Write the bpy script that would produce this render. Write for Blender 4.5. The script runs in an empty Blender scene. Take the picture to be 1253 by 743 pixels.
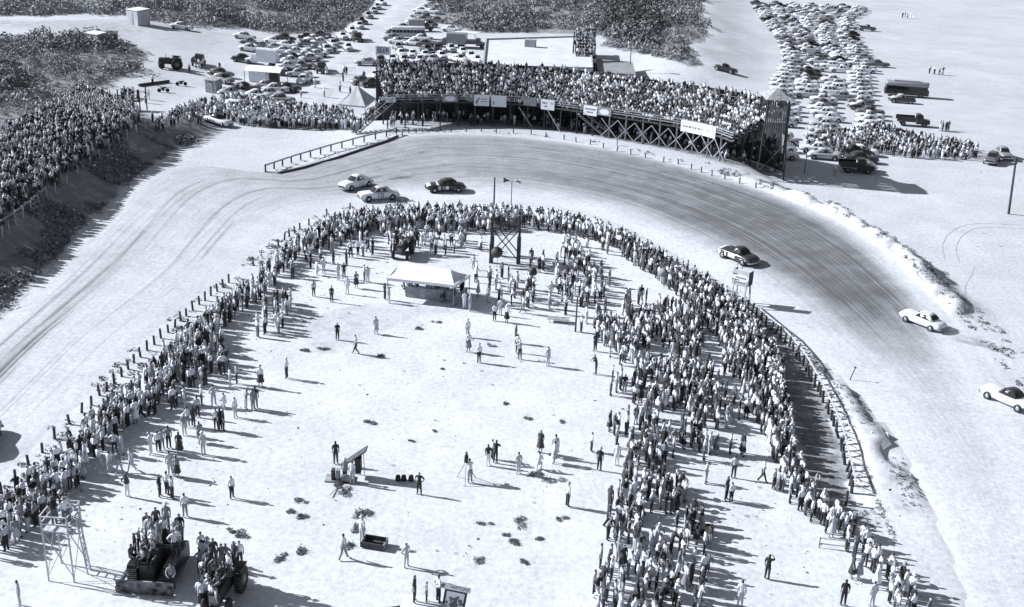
import bpy, bmesh, math, random
import numpy as np
from mathutils import Vector, Matrix
random.seed(7); rng = np.random.default_rng(11)
sc = bpy.context.scene
COL = sc.collection
R = math.radians

# ------------------------------------------------------------------ camera model
HC, FPX, YH = 38.7, 1340.0, -155.0
PIT = math.atan((371.5 - YH) / FPX)
cp, sp = math.cos(PIT), math.sin(PIT)
ROLL = .04; cr, sr = math.cos(ROLL), math.sin(ROLL)
def G(px, py, z=0.0):
    a = (px - 626.5) / FPX; b = (371.5 - py) / FPX
    u = a * cr - b * sr; v = a * sr + b * cr
    dy = cp + v * sp; dz = -sp + v * cp
    t = (z - HC) / dz
    return u * t, dy * t
def pix(x, y, z):
    zc = y * cp - (z - HC) * sp; yc = y * sp + (z - HC) * cp
    return 626.5 + FPX * (x * cr + yc * sr) / zc, 371.5 - FPX * (yc * cr - x * sr) / zc

# ------------------------------------------------------------------ numpy helpers
def sm(a, b, x):
    t = np.clip((np.asarray(x, float) - a) / (b - a), 0, 1)
    return t * t * (3 - 2 * t)
def vnoise(x, y, s, seed=0):
    x = np.asarray(x, float) / s + 1000.0 + seed * 17.3; y = np.asarray(y, float) / s + 1000.0 - seed * 9.1
    xi = np.floor(x).astype(np.int64); yi = np.floor(y).astype(np.int64)
    fx = x - xi; fy = y - yi
    fx = fx * fx * (3 - 2 * fx); fy = fy * fy * (3 - 2 * fy)
    def h(i, j):
        n = (i * 374761393 + j * 668265263 + seed * 974711) & 0x7fffffff
        n = ((n ^ (n >> 13)) * 1274126177) & 0x7fffffff
        return ((n ^ (n >> 16)) & 0xffff) / 65535.0
    return (h(xi, yi) * (1 - fx) + h(xi + 1, yi) * fx) * (1 - fy) + (h(xi, yi + 1) * (1 - fx) + h(xi + 1, yi + 1) * fx) * fy
def fbm(x, y, s, seed=0, o=3):
    return sum(vnoise(x, y, s / 2 ** k, seed + k) * 0.5 ** k for k in range(o)) / sum(0.5 ** k for k in range(o))
def resample(P, step):
    P = np.asarray(P, float)
    # Catmull-Rom through the points, then even steps
    Q = np.vstack([2 * P[0] - P[1], P, 2 * P[-1] - P[-2]]); out = []
    for i in range(1, len(Q) - 2):
        for t in np.linspace(0, 1, 12, endpoint=False):
            a, b, c, d = Q[i - 1], Q[i], Q[i + 1], Q[i + 2]
            out.append(.5 * (2 * b + (c - a) * t + (2 * a - 5 * b + 4 * c - d) * t * t + (3 * b - a - 3 * c + d) * t ** 3))
    out.append(Q[-2]); out = np.array(out)
    s = np.concatenate([[0], np.cumsum(np.linalg.norm(np.diff(out[:, :2], axis=0), axis=1))])
    n = max(2, int(s[-1] / step) + 1); q = np.linspace(0, s[-1], n)
    return np.stack([np.interp(q, s, out[:, k]) for k in range(out.shape[1])], 1)
def polydist(x, y, P, extra=None):
    """distance to a polyline, side (+ on its left) and the interpolated third column."""
    x = np.asarray(x, float).ravel(); y = np.asarray(y, float).ravel()
    best = np.full(x.shape, 1e18); side = np.zeros(x.shape); val = np.zeros(x.shape); arc = np.zeros(x.shape); s0 = 0
    for a, b in zip(P[:-1], P[1:]):
        dx, dy = b[0] - a[0], b[1] - a[1]; L2 = dx * dx + dy * dy + 1e-9
        t = np.clip(((x - a[0]) * dx + (y - a[1]) * dy) / L2, 0, 1)
        ex = x - a[0] - t * dx; ey = y - a[1] - t * dy; d = ex * ex + ey * ey
        m = d < best
        best[m] = d[m]; side[m] = np.sign(dx * (y - a[1]) - dy * (x - a[0]))[m]
        arc[m] = (s0 + t * math.sqrt(L2))[m]
        if len(a) > 2: val[m] = (a[2] + t * (b[2] - a[2]))[m]
        s0 += math.sqrt(L2)
    return np.sqrt(best), side, val, arc

# ------------------------------------------------------------------ terrain lines (from survey points)
FOOT = [G(*p) for p in [(-330, 700), (-150, 530), (-60, 440), (0, 385), (60, 325), (120, 262), (170, 215), (220, 182), (262, 166)]]
FOOT.append((FOOT[-1][0] + 1.0, FOOT[-1][1] + 500))
OUT = [G(p[0], p[1], p[2]) + (p[2],) for p in [(-330, 700, 0), (-150, 530, 0), (-60, 440, 0), (0, 385, 0), (60, 325, 0), (120, 262, 0), (170, 218, 0),
       (235, 200, 0), (325, 209, .1), (400, 190, .5), (470, 169, 1.0), (520, 163, 1.4), (580, 163, 1.6), (650, 167, 1.7), (720, 176, 1.8), (800, 192, 1.8),
       (880, 213, 1.8), (960, 240, 1.8), (1030, 270, 1.7), (1090, 310, 1.4), (1128, 347, .9), (1180, 400, .1), (1260, 500, 0), (1330, 640, 0), (1420, 800, 0)]]
INN = [G(*p) for p in [(-180, 800), (-60, 655), (0, 596), (60, 540), (130, 472), (200, 405), (290, 340), (350, 289), (400, 264), (470, 250), (535, 246), (600, 246), (700, 258),
       (770, 284), (850, 330), (905, 365), (960, 412), (1010, 452), (1070, 515), (1120, 600), (1160, 700), (1190, 800)]]
FENCE = resample([G(*p) for p in [(890, 358), (920, 385), (945, 405), (965, 425), (985, 452), (1000, 480), (1015, 510), (1027, 540), (1035, 575), (1041, 605), (1062, 660)]], 1.5)
OUTR = resample(OUT, 2.0); INNR = resample(INN, 2.0); FOOTA = np.array(FOOT)
RIMA = OUTR[:, :3]

def H(x, y):
    shp = np.shape(x); x = np.asarray(x, float).ravel(); y = np.asarray(y, float).ravel()
    z = np.zeros(x.shape)
    near = (y < 460) & (np.abs(x) < 330) & (y > 5)
    xs, ys = x[near], y[near]; zz = np.zeros(xs.shape)
    dF, sF, _, _ = polydist(xs, ys, FOOTA)
    dl = np.where(sF > 0, dF, -dF)
    fade = 1 - sm(148, 186, ys)
    bank = 3.8 * sm(0, 8.6, dl + 1.2 * (vnoise(xs, ys, 4, 3) - .5)) * fade + 2.4 * sm(8, 40, dl) * fade
    bank += (fbm(xs, ys, 5, 5) - .5) * .9 * sm(0, 4, dl) * (1 - sm(6, 9, dl)) * fade
    bank += 3.6 * sm(165, 215, ys) * sm(0, 48, dl)
    zz += bank
    dI, sI, _, _ = polydist(xs, ys, INNR)
    dO, sO, zo, _ = polydist(xs, ys, RIMA)
    inside = sI < 0           # infield lies right of the inner line as it runs away from us
    beyond = sO > 0
    v = np.where(inside, 0, dI / (dI + dO + 1e-6))
    bt = np.where(beyond, 0, zo * v ** 1.35) * np.where(ys > 150, sm(-33, -20, xs), 1)
    wide = 5 + 21 * (1 - sm(30, 38, xs)) 
    lip = .85 * np.exp(-((dO - 1.0) / 1.1) ** 2) * (zo > .3) * (.4 + 1.1 * vnoise(xs, ys, 1.7, 9)) * sm(28, 36, xs)
    out = np.where(beyond, zo * (1 - sm(1.5, wide, dO)) * sm(-33, -20, xs) + lip, 0)
    zz += bt + out
    # drift of sand between the infield fence and the track on the beach side
    dE, sE, _, _ = polydist(xs, ys, FENCE)
    ragged = dI + 2.6 * (vnoise(xs, ys, 3.2, 21) - .5) + 1.3 * (vnoise(xs, ys, 1.3, 22) - .5)
    drift = sm(-.2, 2.2, dE) * sm(.1, .75, ragged) * inside * (sE > 0) * (ys > 62) * (ys < 106)
    zz += drift * sm(62, 70, ys) * (1 - sm(94, 104, ys)) * (.55 + .6 * (fbm(xs, ys, 1.8, 31) - .5))
    # wind-blown scrub dunes far off
    far = sm(205, 260, ys) * (1 - sm(40, 66, xs))
    zz += far * .6 * (fbm(xs, ys, 30, 41) - .3)
    dune = np.exp(-(((xs - 38 - (ys - 250) * .16) / 12) ** 2)) * sm(205, 235, ys) 
    zz += dune * (2.6 + 1.6 * (fbm(xs, ys, 14, 61) - .5))
    zz += .05 * (fbm(xs, ys, 1.6, 71) - .5) * (np.where(inside, 1.6, .5))
    z[near] = zz
    return z.reshape(shp)
def h1(x, y): return float(H(np.array([x]), np.array([y]))[0])
def Rp(px, py):
    z = 0.0
    for _ in range(14):
        x, y = G(px, py, z); z += .7 * (h1(x, y) - z)
    x, y = G(px, py, z)
    return Vector((x, y, h1(x, y)))
def RpA(pxs, pys):
    z = np.zeros(len(pxs)); pxs = np.asarray(pxs, float); pys = np.asarray(pys, float)
    for _ in range(12):
        a_ = (pxs - 626.5) / FPX; b_ = (371.5 - pys) / FPX; u = a_ * cr - b_ * sr; v = a_ * sr + b_ * cr
        t = (z - HC) / (-sp + v * cp); x = u * t; y = (cp + v * sp) * t
        z = z + .7 * (H(x, y) - z)
    return x, y, H(x, y)
def inpoly(px, py, poly):
    px = np.asarray(px); py = np.asarray(py); c = np.zeros(px.shape, bool); n = len(poly)
    for i in range(n):
        x1, y1 = poly[i]; x2, y2 = poly[(i + 1) % n]
        if y1 != y2:
            m = ((y1 > py) != (y2 > py)) & (px < (x2 - x1) * (py - y1) / (y2 - y1) + x1)
            c ^= m
    return c

# ------------------------------------------------------------------ materials
TINT = (.865, .91, 1.0)
def g3(v): return (v * TINT[0], v * TINT[1], v * TINT[2], 1)
_M = {}
def mat(name, v, rough=.7, var=.25, scale=3.0, metal=0.0, bump=0.0, coat=0.0, coords='Object', bscale=None):
    if name in _M: return _M[name]
    m = bpy.data.materials.new(name); m.use_nodes = True; nt = m.node_tree; b = nt.nodes['Principled BSDF']
    b.inputs['Roughness'].default_value = rough; b.inputs['Metallic'].default_value = metal
    if coat: b.inputs['Coat Weight'].default_value = coat; b.inputs['Coat Roughness'].default_value = .12
    tc = nt.nodes.new('ShaderNodeTexCoord'); n = nt.nodes.new('ShaderNodeTexNoise')
    n.inputs['Scale'].default_value = scale; n.inputs['Detail'].default_value = 5
    nt.links.new(tc.outputs[coords], n.inputs['Vector'])
    r = nt.nodes.new('ShaderNodeValToRGB'); r.color_ramp.elements[0].position = .3; r.color_ramp.elements[1].position = .7
    r.color_ramp.elements[0].color = g3(v * (1 - var)); r.color_ramp.elements[1].color = g3(min(.95, v * (1 + var)))
    nt.links.new(n.outputs['Fac'], r.inputs['Fac']); nt.links.new(r.outputs['Color'], b.inputs['Base Color'])
    if bump:
        bp = nt.nodes.new('ShaderNodeBump'); bp.inputs['Strength'].default_value = bump; bp.inputs['Distance'].default_value = .05
        n2 = nt.nodes.new('ShaderNodeTexNoise'); n2.inputs['Scale'].default_value = bscale or scale * 4; n2.inputs['Detail'].default_value = 4
        nt.links.new(tc.outputs[coords], n2.inputs['Vector']); nt.links.new(n2.outputs['Fac'], bp.inputs['Height']); nt.links.new(bp.outputs['Normal'], b.inputs['Normal'])
    _M[name] = m
    return m
def objcolor_mat(name, rough=.85):
    m = bpy.data.materials.new(name); m.use_nodes = True; nt = m.node_tree; b = nt.nodes['Principled BSDF']
    b.inputs['Roughness'].default_value = rough
    oi = nt.nodes.new('ShaderNodeObjectInfo'); tc = nt.nodes.new('ShaderNodeTexCoord'); n = nt.nodes.new('ShaderNodeTexNoise'); n.inputs['Scale'].default_value = 14
    nt.links.new(tc.outputs['Object'], n.inputs['Vector'])
    mp = nt.nodes.new('ShaderNodeMapRange'); mp.inputs['To Min'].default_value = .8; mp.inputs['To Max'].default_value = 1.12
    nt.links.new(n.outputs['Fac'], mp.inputs['Value'])
    mx = nt.nodes.new('ShaderNodeVectorMath'); mx.operation = 'SCALE'
    nt.links.new(oi.outputs['Color'], mx.inputs[0]); nt.links.new(mp.outputs['Result'], mx.inputs['Scale'])
    nt.links.new(mx.outputs['Vector'], b.inputs['Base Color'])
    return m
CLOTH = objcolor_mat('dyed_cloth')
M = dict(
    wood=mat('weathered_wood', .3, .85, .35, 2.5, bump=.3), dwood=mat('dark_timber', .055, .85, .4, 2.0, bump=.3), lwood=mat('pale_lumber', .5, .8, .25, 2.0, bump=.2),
    canvas=mat('white_canvas', .78, .9, .08, .8, bump=.35, bscale=2.2), sign=mat('painted_board', .8, .6, .06, 1.5), ink=mat('black_paint', .03, .6, .2), ink2=mat('grey_ink', .16, .7, .3, 6),
    black=mat('dark_iron', .03, .5, .4, 2.0, metal=.2), steel=mat('dusty_steel', .16, .5, .35, 3.0, metal=.3), tyre=mat('tyre_rubber', .025, .85, .3), chrome=mat('chrome', .6, .22, .1, metal=.9),
    glass=mat('window_glass', .02, .08, .2), hub=mat('hubcap', .5, .3, .1, metal=.7), lamp=mat('lamp_glass', .75, .15, .1), skin=mat('skin', .36, .6, .1), shoe=mat('shoe_leather', .03, .5, .2), hair=mat('dark_hair', .025, .6, .3),
    leaf=mat('scrub_leaf', .24, .7, .55, .35), leafd=mat('dark_leaf', .165, .7, .5, .4), dry=mat('dry_grass', .27, .85, .45, .6), twig=mat('bare_stem', .13, .85, .3), stone=mat('wrack', .1, .9, .5, 2.0), roof=mat('flat_roof', .62, .8, .12, .3), stucco=mat('block_wall', .4, .85, .2, .8))
PAINT = {}
for nm, v in (('black', .012), ('dark', .035), ('grey', .13), ('mid', .27), ('pale', .5), ('white', .75)):
    PAINT[nm] = mat('car_paint_' + nm, v, .38, .1, 1.2, coat=.35)

def sand_nodes(nt):
    """sand colour from world position: broad patches, fine speckle"""
    tc = nt.nodes.new('ShaderNodeTexCoord')
    def noise(s, d=5, r=.6):
        n = nt.nodes.new('ShaderNodeTexNoise'); n.inputs['Scale'].default_value = s; n.inputs['Detail'].default_value = d; n.inputs['Roughness'].default_value = r
        nt.links.new(tc.outputs['Object'], n.inputs['Vector']); return n
    a = noise(.05, 6); b = noise(2.2, 8, .75)
    ra = nt.nodes.new('ShaderNodeMapRange'); ra.inputs[1].default_value = .3; ra.inputs[2].default_value = .7; ra.inputs[3].default_value = .58; ra.inputs[4].default_value = .70
    nt.links.new(a.outputs['Fac'], ra.inputs['Value'])
    rb = nt.nodes.new('ShaderNodeMapRange'); rb.inputs[1].default_value = .3; rb.inputs[2].default_value = .62; rb.inputs[3].default_value = .70; rb.inputs[4].default_value = 1.03
    nt.links.new(b.outputs['Fac'], rb.inputs['Value'])
    mu = nt.nodes.new('ShaderNodeMath'); mu.operation = 'MULTIPLY'
    nt.links.new(ra.outputs['Result'], mu.inputs[0]); nt.links.new(rb.outputs['Result'], mu.inputs[1])
    return tc, noise, mu.outputs[0]
def to_rgb(nt, sock):
    c = nt.nodes.new('ShaderNodeCombineColor')
    for k in range(3):
        t = nt.nodes.new('ShaderNodeMath'); t.operation = 'MULTIPLY'; t.inputs[1].default_value = TINT[k]
        nt.links.new(sock, t.inputs[0]); nt.links.new(t.outputs[0], c.inputs[k])
    return c.outputs[0]
def mixf(nt, f, a, b):
    m = nt.nodes.new('ShaderNodeMix'); m.data_type = 'FLOAT'
    for s, v in ((0, f), (2, a), (3, b)):
        if isinstance(v, (int, float)): m.inputs[s].default_value = v
        else: nt.links.new(v, m.inputs[s])
    return m.outputs[0]
def mth(nt, op, a, b=0.0, clamp=False):
    m = nt.nodes.new('ShaderNodeMath'); m.operation = op; m.use_clamp = clamp
    for s, v in ((0, a), (1, b)):
        if isinstance(v, (int, float)): m.inputs[s].default_value = v
        else: nt.links.new(v, m.inputs[s])
    return m.outputs[0]
def ground_mat(name, track):
    m = bpy.data.materials.new(name); m.use_nodes = True; nt = m.node_tree; b = nt.nodes['Principled BSDF']; b.inputs['Roughness'].default_value = .95
    b.inputs['Specular IOR Level'].default_value = .15
    tc, noise, sand = sand_nodes(nt)
    if track:
        uv = nt.nodes.new('ShaderNodeUVMap'); uv.uv_map = 'UVMap'
        at = nt.nodes.new('ShaderNodeAttribute'); at.attribute_name = 'wear'
        def streak(su, sv, d=4):
            mp = nt.nodes.new('ShaderNodeMapping'); mp.inputs['Scale'].default_value = (su, sv, 1); nt.links.new(uv.outputs[0], mp.inputs[0])
            n = nt.nodes.new('ShaderNodeTexNoise'); n.inputs['Scale'].default_value = 1; n.inputs['Detail'].default_value = d; n.inputs['Roughness'].default_value = .65
            nt.links.new(mp.outputs[0], n.inputs['Vector']); return n.outputs['Fac']
        s1 = streak(.018, 1.6); s2 = streak(.05, 4.2); n3 = noise(.35, 6).outputs['Fac']; s4 = streak(.4, 3.0, 6)
        w = mth(nt, 'ADD', at.outputs['Fac'], mth(nt, 'MULTIPLY', mth(nt, 'SUBTRACT', s1, .5), mth(nt, 'ADD', .3, mth(nt, 'MULTIPLY', at.outputs['Fac'], .6))))
        w = mth(nt, 'ADD', w, mth(nt, 'MULTIPLY', mth(nt, 'SUBTRACT', s2, .52), mth(nt, 'ADD', .24, mth(nt, 'MULTIPLY', at.outputs['Fac'], .34))))
        w = mth(nt, 'ADD', w, mth(nt, 'MULTIPLY', mth(nt, 'SUBTRACT', n3, .5), .5))
        w = mth(nt, 'ADD', w, mth(nt, 'MULTIPLY', mth(nt, 'SUBTRACT', s4, .5), .3), True)
        ed = nt.nodes.new('ShaderNodeAttribute'); ed.attribute_name = 'edge'
        w = mth(nt, 'MULTIPLY', w, ed.outputs['Fac'], True)
        col = mixf(nt, w, sand, .12)
    else:
        dr = nt.nodes.new('ShaderNodeAttribute'); dr.attribute_name = 'dry'
        trod = nt.nodes.new('ShaderNodeMapRange'); trod.inputs[1].default_value = .35; trod.inputs[2].default_value = .7; trod.inputs[3].default_value = .90; trod.inputs[4].default_value = 1.05
        nt.links.new(noise(.22, 7, .7).outputs['Fac'], trod.inputs['Value'])
        sand = mth(nt, 'MULTIPLY', mth(nt, 'MULTIPLY', sand, trod.outputs['Result']), mth(nt, 'ADD', .88, mth(nt, 'MULTIPLY', dr.outputs['Fac'], .24)))
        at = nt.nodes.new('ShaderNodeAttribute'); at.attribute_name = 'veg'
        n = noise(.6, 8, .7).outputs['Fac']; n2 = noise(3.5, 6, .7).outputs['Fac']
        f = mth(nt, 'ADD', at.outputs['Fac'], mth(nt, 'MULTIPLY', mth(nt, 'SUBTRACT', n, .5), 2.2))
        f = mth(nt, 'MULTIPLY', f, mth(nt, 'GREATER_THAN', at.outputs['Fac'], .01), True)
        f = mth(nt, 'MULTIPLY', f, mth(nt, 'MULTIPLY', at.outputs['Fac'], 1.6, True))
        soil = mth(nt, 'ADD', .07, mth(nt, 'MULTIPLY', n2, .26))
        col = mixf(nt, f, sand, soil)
        # scattered dark bits of wrack and weed lying in the sand
        vo = nt.nodes.new('ShaderNodeTexVoronoi'); vo.inputs['Scale'].default_value = .42; nt.links.new(tc.outputs['Object'], vo.inputs['Vector'])
        sp_ = nt.nodes.new('ShaderNodeMapRange'); sp_.inputs[1].default_value = .05; sp_.inputs[2].default_value = .11; sp_.inputs[3].default_value = 1; sp_.inputs[4].default_value = 0
        nt.links.new(vo.outputs['Distance'], sp_.inputs['Value'])
        pick = mth(nt, 'GREATER_THAN', noise(.13, 2).outputs['Fac'], .52)
        col = mixf(nt, mth(nt, 'MULTIPLY', mth(nt, 'MULTIPLY', sp_.outputs['Result'], pick), .55), col, .12)
    nt.links.new(to_rgb(nt, col), b.inputs['Base Color'])
    bp = nt.nodes.new('ShaderNodeBump'); bp.inputs['Strength'].default_value = .35 if track else .42; bp.inputs['Distance'].default_value = .12
    nb = noise(1.5, 7, .7); nt.links.new(nb.outputs['Fac'], bp.inputs['Height']); nt.links.new(bp.outputs['Normal'], b.inputs['Normal'])
    return m

# ------------------------------------------------------------------ object helpers
def tag(o, label=None, cat=None, group=None, kind=None):
    for k, v in (('label', label), ('category', cat), ('group', group), ('kind', kind)):
        if v: o[k] = v
    return o
def empty(name, loc, rz=0.0):
    o = bpy.data.objects.new(name, None); COL.objects.link(o); o.location = loc; o.rotation_euler = (0, 0, rz); o.empty_display_size = .2
    return o
class MB:
    def __init__(s): s.v = []; s.f = []; s.m = []; s.sm = []
    def add(s, vs, fs, mi=0, smooth=False):
        b = len(s.v); s.v += [tuple(v) for v in vs]
        for f in fs: s.f.append(tuple(i + b for i in f)); s.m.append(mi); s.sm.append(smooth)
        return s
    def box(s, c, d, mi=0, rz=0.0, tilt=None):
        x, y, z = [k / 2 for k in d]
        P = [Vector((a, b, e)) for a in (-x, x) for b in (-y, y) for e in (-z, z)]
        Q = Matrix.Rotation(rz, 3, 'Z') @ (tilt if tilt else Matrix.Identity(3))
        P = [Q @ p + Vector(c) for p in P]
        return s.add(P, [(0, 1, 3, 2), (4, 6, 7, 5), (0, 4, 5, 1), (2, 3, 7, 6), (0, 2, 6, 4), (1, 5, 7, 3)], mi)
    def bar(s, a, b, r, mi=0, n=4, r2=None, smooth=False):
        a = Vector(a); b = Vector(b); d = (b - a)
        if d.length < 1e-6: return s
        d.normalize(); u = d.cross(Vector((0, 0, 1)) if abs(d.z) < .9 else Vector((1, 0, 0))).normalized(); w = d.cross(u)
        r2 = r if r2 is None else r2; vs = []
        for p, q in ((a, r), (b, r2)):
            for k in range(n):
                t = 2 * math.pi * (k + .5) / n; vs.append(p + (u * math.cos(t) + w * math.sin(t)) * q)
        fs = [(k, (k + 1) % n, n + (k + 1) % n, n + k) for k in range(n)] + [tuple(range(n))[::-1], tuple(range(n, 2 * n))]
        return s.add(vs, fs, mi, smooth)
    def loft(s, rings, mi=0, smooth=True, caps=True, closed=True):
        n = len(rings[0]); vs = [p for r in rings for p in r]; fs = []
        for i in range(len(rings) - 1):
            for k in range(n if closed else n - 1):
                fs.append((i * n + k, i * n + (k + 1) % n, (i + 1) * n + (k + 1) % n, (i + 1) * n + k))
        if caps: fs += [tuple(range(n))[::-1], tuple(range((len(rings) - 1) * n, len(rings) * n))]
        return s.add(vs, fs, mi, smooth)
    def lathe(s, prof, c, axis='y', n=14, mi=0, smooth=True):
        """prof: (radius, offset along the axis)"""
        rings = []
        for r, o in prof:
            ring = []
            for k in range(n):
                t = 2 * math.pi * k / n; a, b = r * math.cos(t), r * math.sin(t)
                p = {'y': (a, o, b), 'x': (o, a, b), 'z': (a, b, o)}[axis]
                ring.append((c[0] + p[0], c[1] + p[1], c[2] + p[2]))
            rings.append(ring)
        return s.loft(rings, mi, smooth)
    def quad(s, a, b, c, d, mi=0): return s.add([a, b, c, d], [(0, 1, 2, 3)], mi)
    def mesh(s, name, mats):
        me = bpy.data.meshes.new(name); me.from_pydata(s.v, [], s.f)
        for m in mats: me.materials.append(m)
        me.polygons.foreach_set('material_index', s.m); me.polygons.foreach_set('use_smooth', s.sm); me.update()
        bm = bmesh.new(); bm.from_mesh(me); bmesh.ops.recalc_face_normals(bm, faces=bm.faces); bm.to_mesh(me); bm.free()
        return me
    def build(s, name, mats, parent=None, loc=(0, 0, 0), rz=0.0):
        if not isinstance(mats, (list, tuple)): mats = [mats]
        o = bpy.data.objects.new(name, s.mesh(name, mats)); COL.objects.link(o); o.location = loc; o.rotation_euler = (0, 0, rz)
        if parent: o.parent = parent
        return o
def npmesh(name, V, Fq, mats, mi=None, smooth=False):
    """V (n,3), Fq (m,k) faces of one size"""
    me = bpy.data.meshes.new(name); k = Fq.shape[1]
    me.vertices.add(len(V)); me.vertices.foreach_set('co', np.ascontiguousarray(V, np.float32).ravel())
    me.loops.add(Fq.size); me.loops.foreach_set('vertex_index', np.ascontiguousarray(Fq, np.int32).ravel())
    me.polygons.add(len(Fq)); me.polygons.foreach_set('loop_start', np.arange(0, Fq.size, k, dtype=np.int32))
    for m in mats: me.materials.append(m)
    if mi is not None: me.polygons.foreach_set('material_index', np.ascontiguousarray(mi, np.int32))
    me.polygons.foreach_set('use_smooth', np.full(len(Fq), smooth)); me.update(calc_edges=True); me.validate()
    return me
def link(name, me, parent=None):
    o = bpy.data.objects.new(name, me); COL.objects.link(o)
    if parent: o.parent = parent
    return o
_O1 = 'zeroth first second third fourth fifth sixth seventh eighth ninth tenth eleventh twelfth thirteenth fourteenth fifteenth sixteenth seventeenth eighteenth nineteenth'.split()
_T = {2: 'twent', 3: 'thirt', 4: 'fort', 5: 'fift', 6: 'sixt', 7: 'sevent', 8: 'eight', 9: 'ninet'}
def ordw(n):
    if n < 20: return _O1[n]
    if n < 100: return _T[n // 10] + ('ieth' if n % 10 == 0 else 'y-' + _O1[n % 10])
    return 'hundred-and-' + (ordw(n - 100) if n > 100 else 'zeroth')
def text_mb(txt, size, depth=.01):
    c = bpy.data.curves.new('lettering', 'FONT'); c.body = txt; c.size = size; c.extrude = depth; c.align_x = 'CENTER'; c.align_y = 'CENTER'; c.resolution_u = 3
    o = bpy.data.objects.new('lettering', c); COL.objects.link(o); dg = bpy.context.evaluated_depsgraph_get()
    me = bpy.data.meshes.new_from_object(o.evaluated_get(dg)); bpy.data.objects.remove(o)
    V = [v.co.copy() for v in me.vertices]; Fs = [tuple(p.vertices) for p in me.polygons]
    return V, Fs
# ================================================================== SETTING
def axis_(lo, hi, step, far, g=1.13, fstep=None):
    a = list(np.arange(lo, hi + 1e-6, step)); s = fstep or step; x = hi
    while x < far: s *= g; x += s; a.append(x)
    return a
ax = axis_(0, 72, .6, 3500, 1.10); XS = np.array(sorted(set([-q for q in ax] + ax)))
ay = axis_(38, 185, .6, 4500, 1.035); YS = np.array([-200, -60, 0, 15, 25, 31, 34.5, 36.5] + ay)
XX, YY = np.meshgrid(XS, YS); ZZ = H(XX, YY)
def HG(x, y):
    """height read off the finished land"""
    x = np.asarray(x, float); y = np.asarray(y, float)
    i = np.clip(np.searchsorted(XS, x) - 1, 0, len(XS) - 2); j = np.clip(np.searchsorted(YS, y) - 1, 0, len(YS) - 2)
    fx = np.clip((x - XS[i]) / (XS[i + 1] - XS[i]), 0, 1); fy = np.clip((y - YS[j]) / (YS[j + 1] - YS[j]), 0, 1)
    return (ZZ[j, i] * (1 - fx) + ZZ[j, i + 1] * fx) * (1 - fy) + (ZZ[j + 1, i] * (1 - fx) + ZZ[j + 1, i + 1] * fx) * fy
def h1(x, y): return float(HG(x, y))
H_exact, H = H, HG
# veg: darker soil, under scrub, bank grass and in some patches (pixel outlines projected on the land)
SCRUB = [[(-260, 60), (0, 48), (60, 46), (120, 48), (180, 62), (178, 76), (150, 95), (128, 104), (100, 110), (60, 138), (30, 152), (0, 165), (-60, 195), (-300, 260)],
         [(-300, 0), (-300, 40), (0, 20), (60, 19), (110, 17), (150, 18), (200, 28), (260, 34), (330, 38), (395, 42), (420, 34), (440, 22), (455, 8), (466, -12), (480, -30), (-300, -60)],
         [(540, 0), (530, 12), (535, 24), (560, 34), (590, 40), (640, 40), (690, 41), (735, 42), (745, 50), (735, 55), (760, 62), (800, 68), (830, 76), (845, 83), (862, 80), (850, 68), (838, 56), (862, 52), (866, 34), (848, 22), (860, 12), (850, -10), (845, -40), (560, -40)]]
px_, py_ = pix(XX, np.maximum(YY, 20), ZZ)
veg = np.zeros(XX.shape)
for q, poly in enumerate(SCRUB): veg[inpoly(px_, py_, poly) & (YY > 60)] = .85
dF, sF, _, _ = polydist(XX, YY, FOOTA); dF = np.where(sF > 0, dF, -dF).reshape(XX.shape)
edge_n = (vnoise(XX, YY, 2.5, 77) - .5) * 2.5
bankm = (dF > 0) & (YY < 176) & (YY > 40)
veg = np.where(bankm, np.maximum(veg, .95 * sm(-.5, 1.2, dF + edge_n) * (1 - .55 * sm(7.5, 9.5, dF)) * (1 - .3 * sm(150, 172, YY))), veg)
clear = inpoly(px_, py_, [(-80, 24), (180, 24), (300, 44), (240, 62), (190, 62), (120, 46), (60, 44), (-80, 50)])
veg[clear] = np.maximum(veg[clear], .55 * vnoise(XX[clear], YY[clear], 14, 5))
veg[inpoly(px_, py_, [(360, 395), (440, 372), (560, 366), (575, 380), (500, 392), (410, 432), (385, 436)])] = .34
veg[inpoly(px_, py_, [(850, 66), (900, 62), (935, 75), (930, 92), (880, 86)])] = .12
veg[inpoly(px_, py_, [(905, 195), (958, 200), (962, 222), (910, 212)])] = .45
veg[inpoly(px_, py_, [(470, 150), (720, 150), (905, 190), (905, 206), (830, 186), (740, 168), (640, 157), (470, 154)])] = .5  # darker ground beneath the grandstand
dIg, sIg, _, _ = polydist(XX, YY, INNR); sIg = sIg.reshape(XX.shape); dIg = dIg.reshape(XX.shape)
dEg, sEg, _, _ = polydist(XX, YY, FENCE); dEg = dEg.reshape(XX.shape); sEg = sEg.reshape(XX.shape)
drm = (sIg < 0) & (sEg > 0) & (YY < 106) & (YY > 60)
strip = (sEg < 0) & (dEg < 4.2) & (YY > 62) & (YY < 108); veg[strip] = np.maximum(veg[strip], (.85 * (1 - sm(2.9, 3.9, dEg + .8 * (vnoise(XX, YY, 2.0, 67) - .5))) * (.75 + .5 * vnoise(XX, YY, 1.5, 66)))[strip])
veg[drm] = np.maximum(veg[drm], (.5 * (vnoise(XX, YY, 1.1, 91) > .7) * (1 - sm(1.5, 3.0, dIg)) + .45 * (vnoise(XX, YY, .9, 92) > .62) * (1 - sm(.8, 1.8, dEg)))[drm])
dOg, sOg, zOg, _ = polydist(XX, YY, RIMA); dOg = dOg.reshape(XX.shape); sOg = sOg.reshape(XX.shape); zOg = zOg.reshape(XX.shape)
rim = (sOg > 0) & (dOg < 3.2) & (XX > 36) & (zOg > .4)
veg[rim] = np.maximum(veg[rim], .62 * (vnoise(XX, YY, 1.3, 95) > .42)[rim])
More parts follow.
